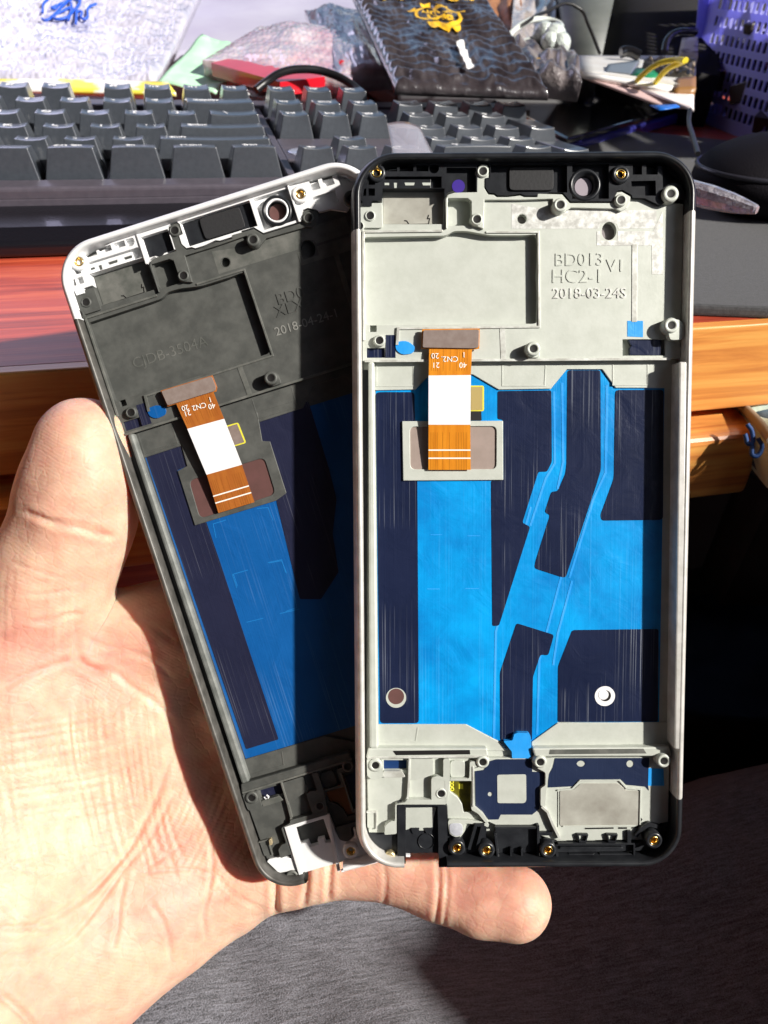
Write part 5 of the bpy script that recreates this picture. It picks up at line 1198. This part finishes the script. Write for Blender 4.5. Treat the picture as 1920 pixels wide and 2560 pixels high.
# relax
ed = np.empty(len(hm.edges) * 2, dtype=np.int64); hm.edges.foreach_get('vertices', ed); ed = ed.reshape(-1, 2)
def relax(A, n, f=.5):
    for _ in range(n):
        acc = np.zeros_like(A); cnt = np.zeros(nv_)
        for i in range(A.shape[1]):
            acc[:, i] = np.bincount(ed[:, 0], A[ed[:, 1], i], nv_) + np.bincount(ed[:, 1], A[ed[:, 0], i], nv_)
        cnt = np.bincount(ed[:, 0], minlength=nv_) + np.bincount(ed[:, 1], minlength=nv_)
        A = A * (1 - f) + f * acc / cnt[:, None]
    return A
co = relax(co, 4)
nrm = grad(co)
# anatomy: bumps and hollows, crease lines traced on the surface facing the viewer
q = (co - CAMP) @ CAMR; pxy = np.stack([960 + F * q[:, 0] / -q[:, 2], 1280 - F * q[:, 1] / -q[:, 2]], 1)
facing = -(nrm * (co - CAMP) / np.linalg.norm(co - CAMP, axis=1, keepdims=True)).sum(1)
fmask = np.clip(facing * 2.5, 0, 1)
def seg_d(Pp, a, b):
    a, b = np.array(a, float), np.array(b, float); ab = b - a; t = np.clip(((Pp - a) @ ab) / (ab @ ab), 0, 1); return np.linalg.norm(Pp - (a + t[:, None] * ab), axis=1)
def smoothline(pts, n=6):
    pts = [np.array(p, float) for p in pts]; out = []
    for i in range(len(pts) - 1):
        p0 = pts[max(i - 1, 0)]; p1 = pts[i]; p2 = pts[i + 1]; p3 = pts[min(i + 2, len(pts) - 1)]
        for k in range(n):
            t = k / n; out.append(.5 * ((2 * p1) + (-p0 + p2) * t + (2 * p0 - 5 * p1 + 4 * p2 - p3) * t * t + (-p0 + 3 * p1 - 3 * p2 + p3) * t ** 3))
    out.append(pts[-1]); return out
def z5(L): return [(x * .5787, 1600 + y * .5787) for x, y in L]
def t5(L): return [(x / 2.01, 600 + y / 2.01) for x, y in L]
CRE = [  # (points, depth mm, half width px)
    (t5([(110, 1365), (180, 1385), (270, 1425), (400, 1450), (500, 1480), (570, 1490)]), .7, 7), (t5([(200, 1400), (300, 1410), (420, 1425), (520, 1460)]), .35, 5),
    (t5([(60, 1620), (180, 1660), (300, 1700)]), .22, 4), (t5([(90, 1775), (230, 1780), (370, 1760)]), .25, 5), (t5([(130, 1920), (250, 1910), (350, 1885), (405, 1880)]), .4, 6),
    (t5([(405, 1940), (385, 2040), (420, 2130), (520, 2190)]), .8, 9), (t5([(420, 1990), (520, 2040), (640, 2060), (760, 2100)]), .35, 6), (t5([(600, 1900), (740, 1930), (860, 2010)]), .3, 6),
    (z5([(320, 60), (360, 110), (480, 140), (560, 210), (700, 300), (760, 420)]), .45, 7), (z5([(360, 100), (500, 60), (640, 90), (740, 170)]), .35, 6),
    (z5([(740, 500), (690, 650), (620, 790), (560, 900), (470, 1010), (380, 1100), (250, 1190), (120, 1240), (0, 1240)]), .75, 7),
    (z5([(800, 600), (720, 720), (650, 850), (560, 960), (470, 1080), (400, 1180), (300, 1290), (160, 1350), (0, 1365)]), .45, 6),
    (z5([(905, 860), (918, 960), (905, 1080), (880, 1180), (890, 1290)]), .5, 5), (z5([(545, 1000), (522, 1110), (510, 1230), (490, 1330)]), .3, 5),
    (z5([(600, 1008), (700, 995), (830, 992), (900, 1010)]), .3, 4), (z5([(620, 1000), (760, 900), (860, 820)]), .25, 4), (z5([(640, 1130), (700, 1210), (730, 1310), (740, 1400)]), .3, 6),
    (z5([(930, 1010), (1010, 1100), (1120, 1160)]), .22, 5), (z5([(0, 1530), (70, 1590), (120, 1640), (160, 1700)]), 1.1, 9),
    (z5([(0, 960), (120, 1000), (250, 1010), (400, 960)]), .2, 4), (z5([(0, 1130), (100, 1230), (220, 1260)]), .35, 5), (z5([(0, 210), (120, 150), (260, 100), (320, 90)]), .5, 7),
    ([(826, 2110), (826, 2160), (824, 2200), (822, 2250)], .9, 6), ([(764, 2110), (768, 2200), (760, 2260)], .8, 6), ([(691, 2110), (689, 2200), (690, 2290)], 1.1, 7),
    ([(1092, 2120), (1098, 2200), (1092, 2310)], .55, 6), ([(1112, 2130), (1118, 2210), (1110, 2310)], .45, 5), ([(958, 2150), (964, 2200), (960, 2270)], .25, 5),
]
rs = np.random.RandomState(4)
for i in range(26):       # fine cross lines over the ball of the thumb
    x0 = -40 + i * 17 + rs.uniform(-5, 5); CRE.append(([(x0, 1760 + rs.uniform(-40, 60)), (x0 + 14, 1900), (x0 + 40, 2040 + rs.uniform(-60, 60)), (x0 + 75, 2180 + rs.uniform(-40, 20))], rs.uniform(.12, .26), 4.2))
for i in range(16):
    y0 = 1790 + i * 24 + rs.uniform(-6, 6); CRE.append(([(-20, y0 + 30), (120, y0 + 6), (260, y0 - 14), (330 + rs.uniform(-30, 30), y0 - 40)], rs.uniform(.08, .20), 4.0))
for i in range(12):
    x0 = 10 + i * 17 + rs.uniform(-4, 4); CRE.append(([(x0 - 6, 1390 + rs.uniform(0, 60)), (x0 - 12, 1500), (x0 - 16, 1620 + rs.uniform(-40, 40))], rs.uniform(.08, .16), 4.0))
for i in range(14):
    x0 = 480 + i * 14; CRE.append(([(x0, 1900 + i * 14 + rs.uniform(-20, 20)), (x0 - 40, 2010 + i * 10), (x0 - 100, 2120 + i * 10)], rs.uniform(.08, .18), 4.0))
dsp = np.zeros(nv_)
for pts, dep, hw in CRE:
    L_ = smoothline(pts); arr = np.array(L_); lo, hi = arr.min(0) - hw * 4, arr.max(0) + hw * 4
    idx = np.where((pxy[:, 0] > lo[0]) & (pxy[:, 0] < hi[0]) & (pxy[:, 1] > lo[1]) & (pxy[:, 1] < hi[1]) & (facing > 0))[0]
    if len(idx) == 0: continue
    dmin = np.full(len(idx), 1e9); tb_ = np.zeros(len(idx)); n_ = len(L_) - 1
    for i in range(n_):
        d = seg_d(pxy[idx], L_[i], L_[i + 1]); m_ = d < dmin; dmin[m_] = d[m_]; tb_[m_] = i / n_
    fade = np.clip(np.minimum(tb_, 1 - tb_) * 7 + .15, 0, 1)
    dep *= .9 if dep > .3 else 1.1
    dsp[idx] += (-dep * np.exp(-(dmin / hw) ** 2) + dep * .35 * np.exp(-((dmin - 2.4 * hw) / (1.5 * hw)) ** 2)) * fade
# soft undulation
u_ = np.array([noise.noise(Vector(p / 16.0)) for p in co]) * .7 + np.array([noise.noise(Vector(p / 6.0)) for p in co]) * .22
for (x, y, r, h) in ((330, 1700, 90, -2.4), (470, 1900, 130, -2.5), (430, 2060, 120, 1.2), (60, 1900, 170, 1.8), (215, 1180, 70, 1.0), (1270, 2250, 60, .8)):
    u_ += h * np.exp(-((pxy[:, 0] - x) ** 2 + (pxy[:, 1] - y) ** 2) / r ** 2) * fmask
co = co + nrm * (dsp * fmask + u_)[:, None]
co = relax(co, 1, .15)
hm.vertices.foreach_set('co', (co * MM).ravel()); hm.update()
for p in hm.polygons: p.use_smooth = True
def skin_mat():
    m = bpy.data.materials.new('skin'); m.use_nodes = True; t = m.node_tree; N = t.nodes.new; L = t.links.new; b = t.nodes['Principled BSDF']
    tc = N('ShaderNodeTexCoord')
    n1 = N('ShaderNodeTexNoise'); n1.inputs['Scale'].default_value = 38; n1.inputs['Detail'].default_value = 5; L(tc.outputs['Object'], n1.inputs[0])
    r = N('ShaderNodeValToRGB'); e = r.color_ramp.elements; e[0].position = .34; e[1].position = .64; e[0].color = (.66, .34, .26, 1); e[1].color = (.67, .455, .335, 1); k = e.new(.5); k.color = (.67, .405, .295, 1)
    L(n1.outputs[0], r.inputs[0])
    n2 = N('ShaderNodeTexNoise'); n2.inputs['Scale'].default_value = 240; n2.inputs['Detail'].default_value = 4; L(tc.outputs['Object'], n2.inputs[0])
    mx = N('ShaderNodeMix'); mx.data_type = 'RGBA'; mx.blend_type = 'OVERLAY'; mx.inputs[0].default_value = .35; L(r.outputs[0], mx.inputs[6]); L(n2.outputs[0], mx.inputs[7]); L(mx.outputs[2], b.inputs['Base Color'])
    b.inputs['Roughness'].default_value = .5; b.inputs['Subsurface Weight'].default_value = .85; b.inputs['Subsurface Radius'].default_value = (1, .25, .13); b.inputs['Subsurface Scale'].default_value = .0040
    b.inputs['Specular IOR Level'].default_value = .32
    # ridge pattern of the palm: distorted waves, and cellular skin lines
    wv_ = N('ShaderNodeTexWave'); wv_.inputs['Scale'].default_value = 380; wv_.bands_direction = 'DIAGONAL'; wv_.inputs['Distortion'].default_value = 30; wv_.inputs['Detail'].default_value = 1; wv_.inputs['Detail Scale'].default_value = .12; L(tc.outputs['Object'], wv_.inputs[0])
    vo = N('ShaderNodeTexVoronoi'); vo.feature = 'DISTANCE_TO_EDGE'; vo.inputs['Scale'].default_value = 330; L(tc.outputs['Object'], vo.inputs['Vector'])
    cl_ = N('ShaderNodeMapRange'); cl_.inputs[1].default_value = 0; cl_.inputs[2].default_value = .12; L(vo.outputs['Distance'], cl_.inputs[0])
    n3 = N('ShaderNodeTexNoise'); n3.inputs['Scale'].default_value = 900; n3.inputs['Detail'].default_value = 4; L(tc.outputs['Object'], n3.inputs[0])
    b1 = N('ShaderNodeBump'); b1.inputs['Distance'].default_value = .000015; L(wv_.outputs['Fac'], b1.inputs['Height'])
    b2 = N('ShaderNodeBump'); b2.inputs['Distance'].default_value = .00005; b2.inputs['Strength'].default_value = .7; L(cl_.outputs[0], b2.inputs['Height']); L(b1.outputs[0], b2.inputs['Normal'])
    b3 = N('ShaderNodeBump'); b3.inputs['Distance'].default_value = .00009; L(n3.outputs[0], b3.inputs['Height']); L(b2.outputs[0], b3.inputs['Normal']); L(b3.outputs[0], b.inputs['Normal'])
    return m
person = link('person', hm, skin_mat(), smooth=True)
tag(person, 'open left hand of a seated person in grey knit trousers, holding both phone frames', 'person')

# trousers: the lap as one closed knitted surface
def M_knit():
    m = bpy.data.materials.new('grey_knit'); m.use_nodes = True; t = m.node_tree; N = t.nodes.new; L = t.links.new; b = t.nodes['Principled BSDF']
    tc = N('ShaderNodeTexCoord'); mp = N('ShaderNodeMapping'); mp.inputs['Scale'].default_value = (130, 1150, 130); mp.inputs['Rotation'].default_value = (0, 0, .25); L(tc.outputs['Object'], mp.inputs[0])
    n1 = N('ShaderNodeTexNoise'); n1.inputs['Scale'].default_value = 1; n1.inputs['Detail'].default_value = 5; n1.inputs['Roughness'].default_value = .7; L(mp.outputs[0], n1.inputs[0])
    n2 = N('ShaderNodeTexNoise'); n2.inputs['Scale'].default_value = 2200; n2.inputs['Detail'].default_value = 3; L(tc.outputs['Object'], n2.inputs[0])
    ad = N('ShaderNodeMath'); ad.operation = 'ADD'; L(n1.outputs[0], ad.inputs[0]); L(n2.outputs[0], ad.inputs[1])
    r = N('ShaderNodeValToRGB'); e = r.color_ramp.elements; e[0].position = .40; e[1].position = .62; e[0].color = (.050, .051, .060, 1); e[1].color = (.24, .245, .285, 1)
    hv = N('ShaderNodeMath'); hv.operation = 'MULTIPLY'; hv.inputs[1].default_value = .5; L(ad.outputs[0], hv.inputs[0]); L(hv.outputs[0], r.inputs[0]); L(r.outputs[0], b.inputs['Base Color'])
    b.inputs['Roughness'].default_value = .9; b.inputs['Sheen Weight'].default_value = .3
    bp = N('ShaderNodeBump'); bp.inputs['Distance'].default_value = .0005; L(ad.outputs[0], bp.inputs['Height']); L(bp.outputs[0], b.inputs['Normal'])
    return m
bm = bmesh.new(); NX, NY = 120, 110; top = []
for j in range(NY + 1):
    row = []
    for i in range(NX + 1):
        x = -260 + 620 * i / NX; y = -640 + 640 * j / NY
        z = -190 + 0.0 * x
        z += 34 * math.exp(-((x + 40 + .25 * (y + 250)) / 95) ** 2)                       # left thigh
        z += 22 * math.exp(-((x - 215 + .1 * (y + 250)) / 85) ** 2)                       # right thigh
        z -= 420 * max(0, (y + 188 + .12 * x) / 110) ** 2
        z += 5.5 * math.sin((y * .8 + x * .35) / 21 + 2.0 * noise.noise(Vector((x / 90, y / 90, 0)))) * math.exp(-((x + 60) / 110) ** 2)
        z += 7 * noise.noise(Vector((x / 55, y / 40, 2))) + 2.0 * noise.noise(Vector((x / 16, y / 22, 5)))
        row.append(bm.verts.new((x * MM, y * MM, z * MM)))
    top.append(row)
for j in range(NY):
    for i in range(NX): bm.faces.new((top[j][i], top[j][i + 1], top[j + 1][i + 1], top[j + 1][i]))
ext = bmesh.ops.extrude_face_region(bm, geom=bm.faces[:])
for g in ext['geom']:
    if isinstance(g, bmesh.types.BMVert): g.co.z -= .09
tr_ = link('trousers', bm, M_knit(), person, smooth=True)

front = build_phone(False, 'silver grey phone mid frame with black plastic ends and bright blue film, in front')
back = build_phone(True, 'dark grey phone mid frame with white plastic ends, tilted behind the silver one')
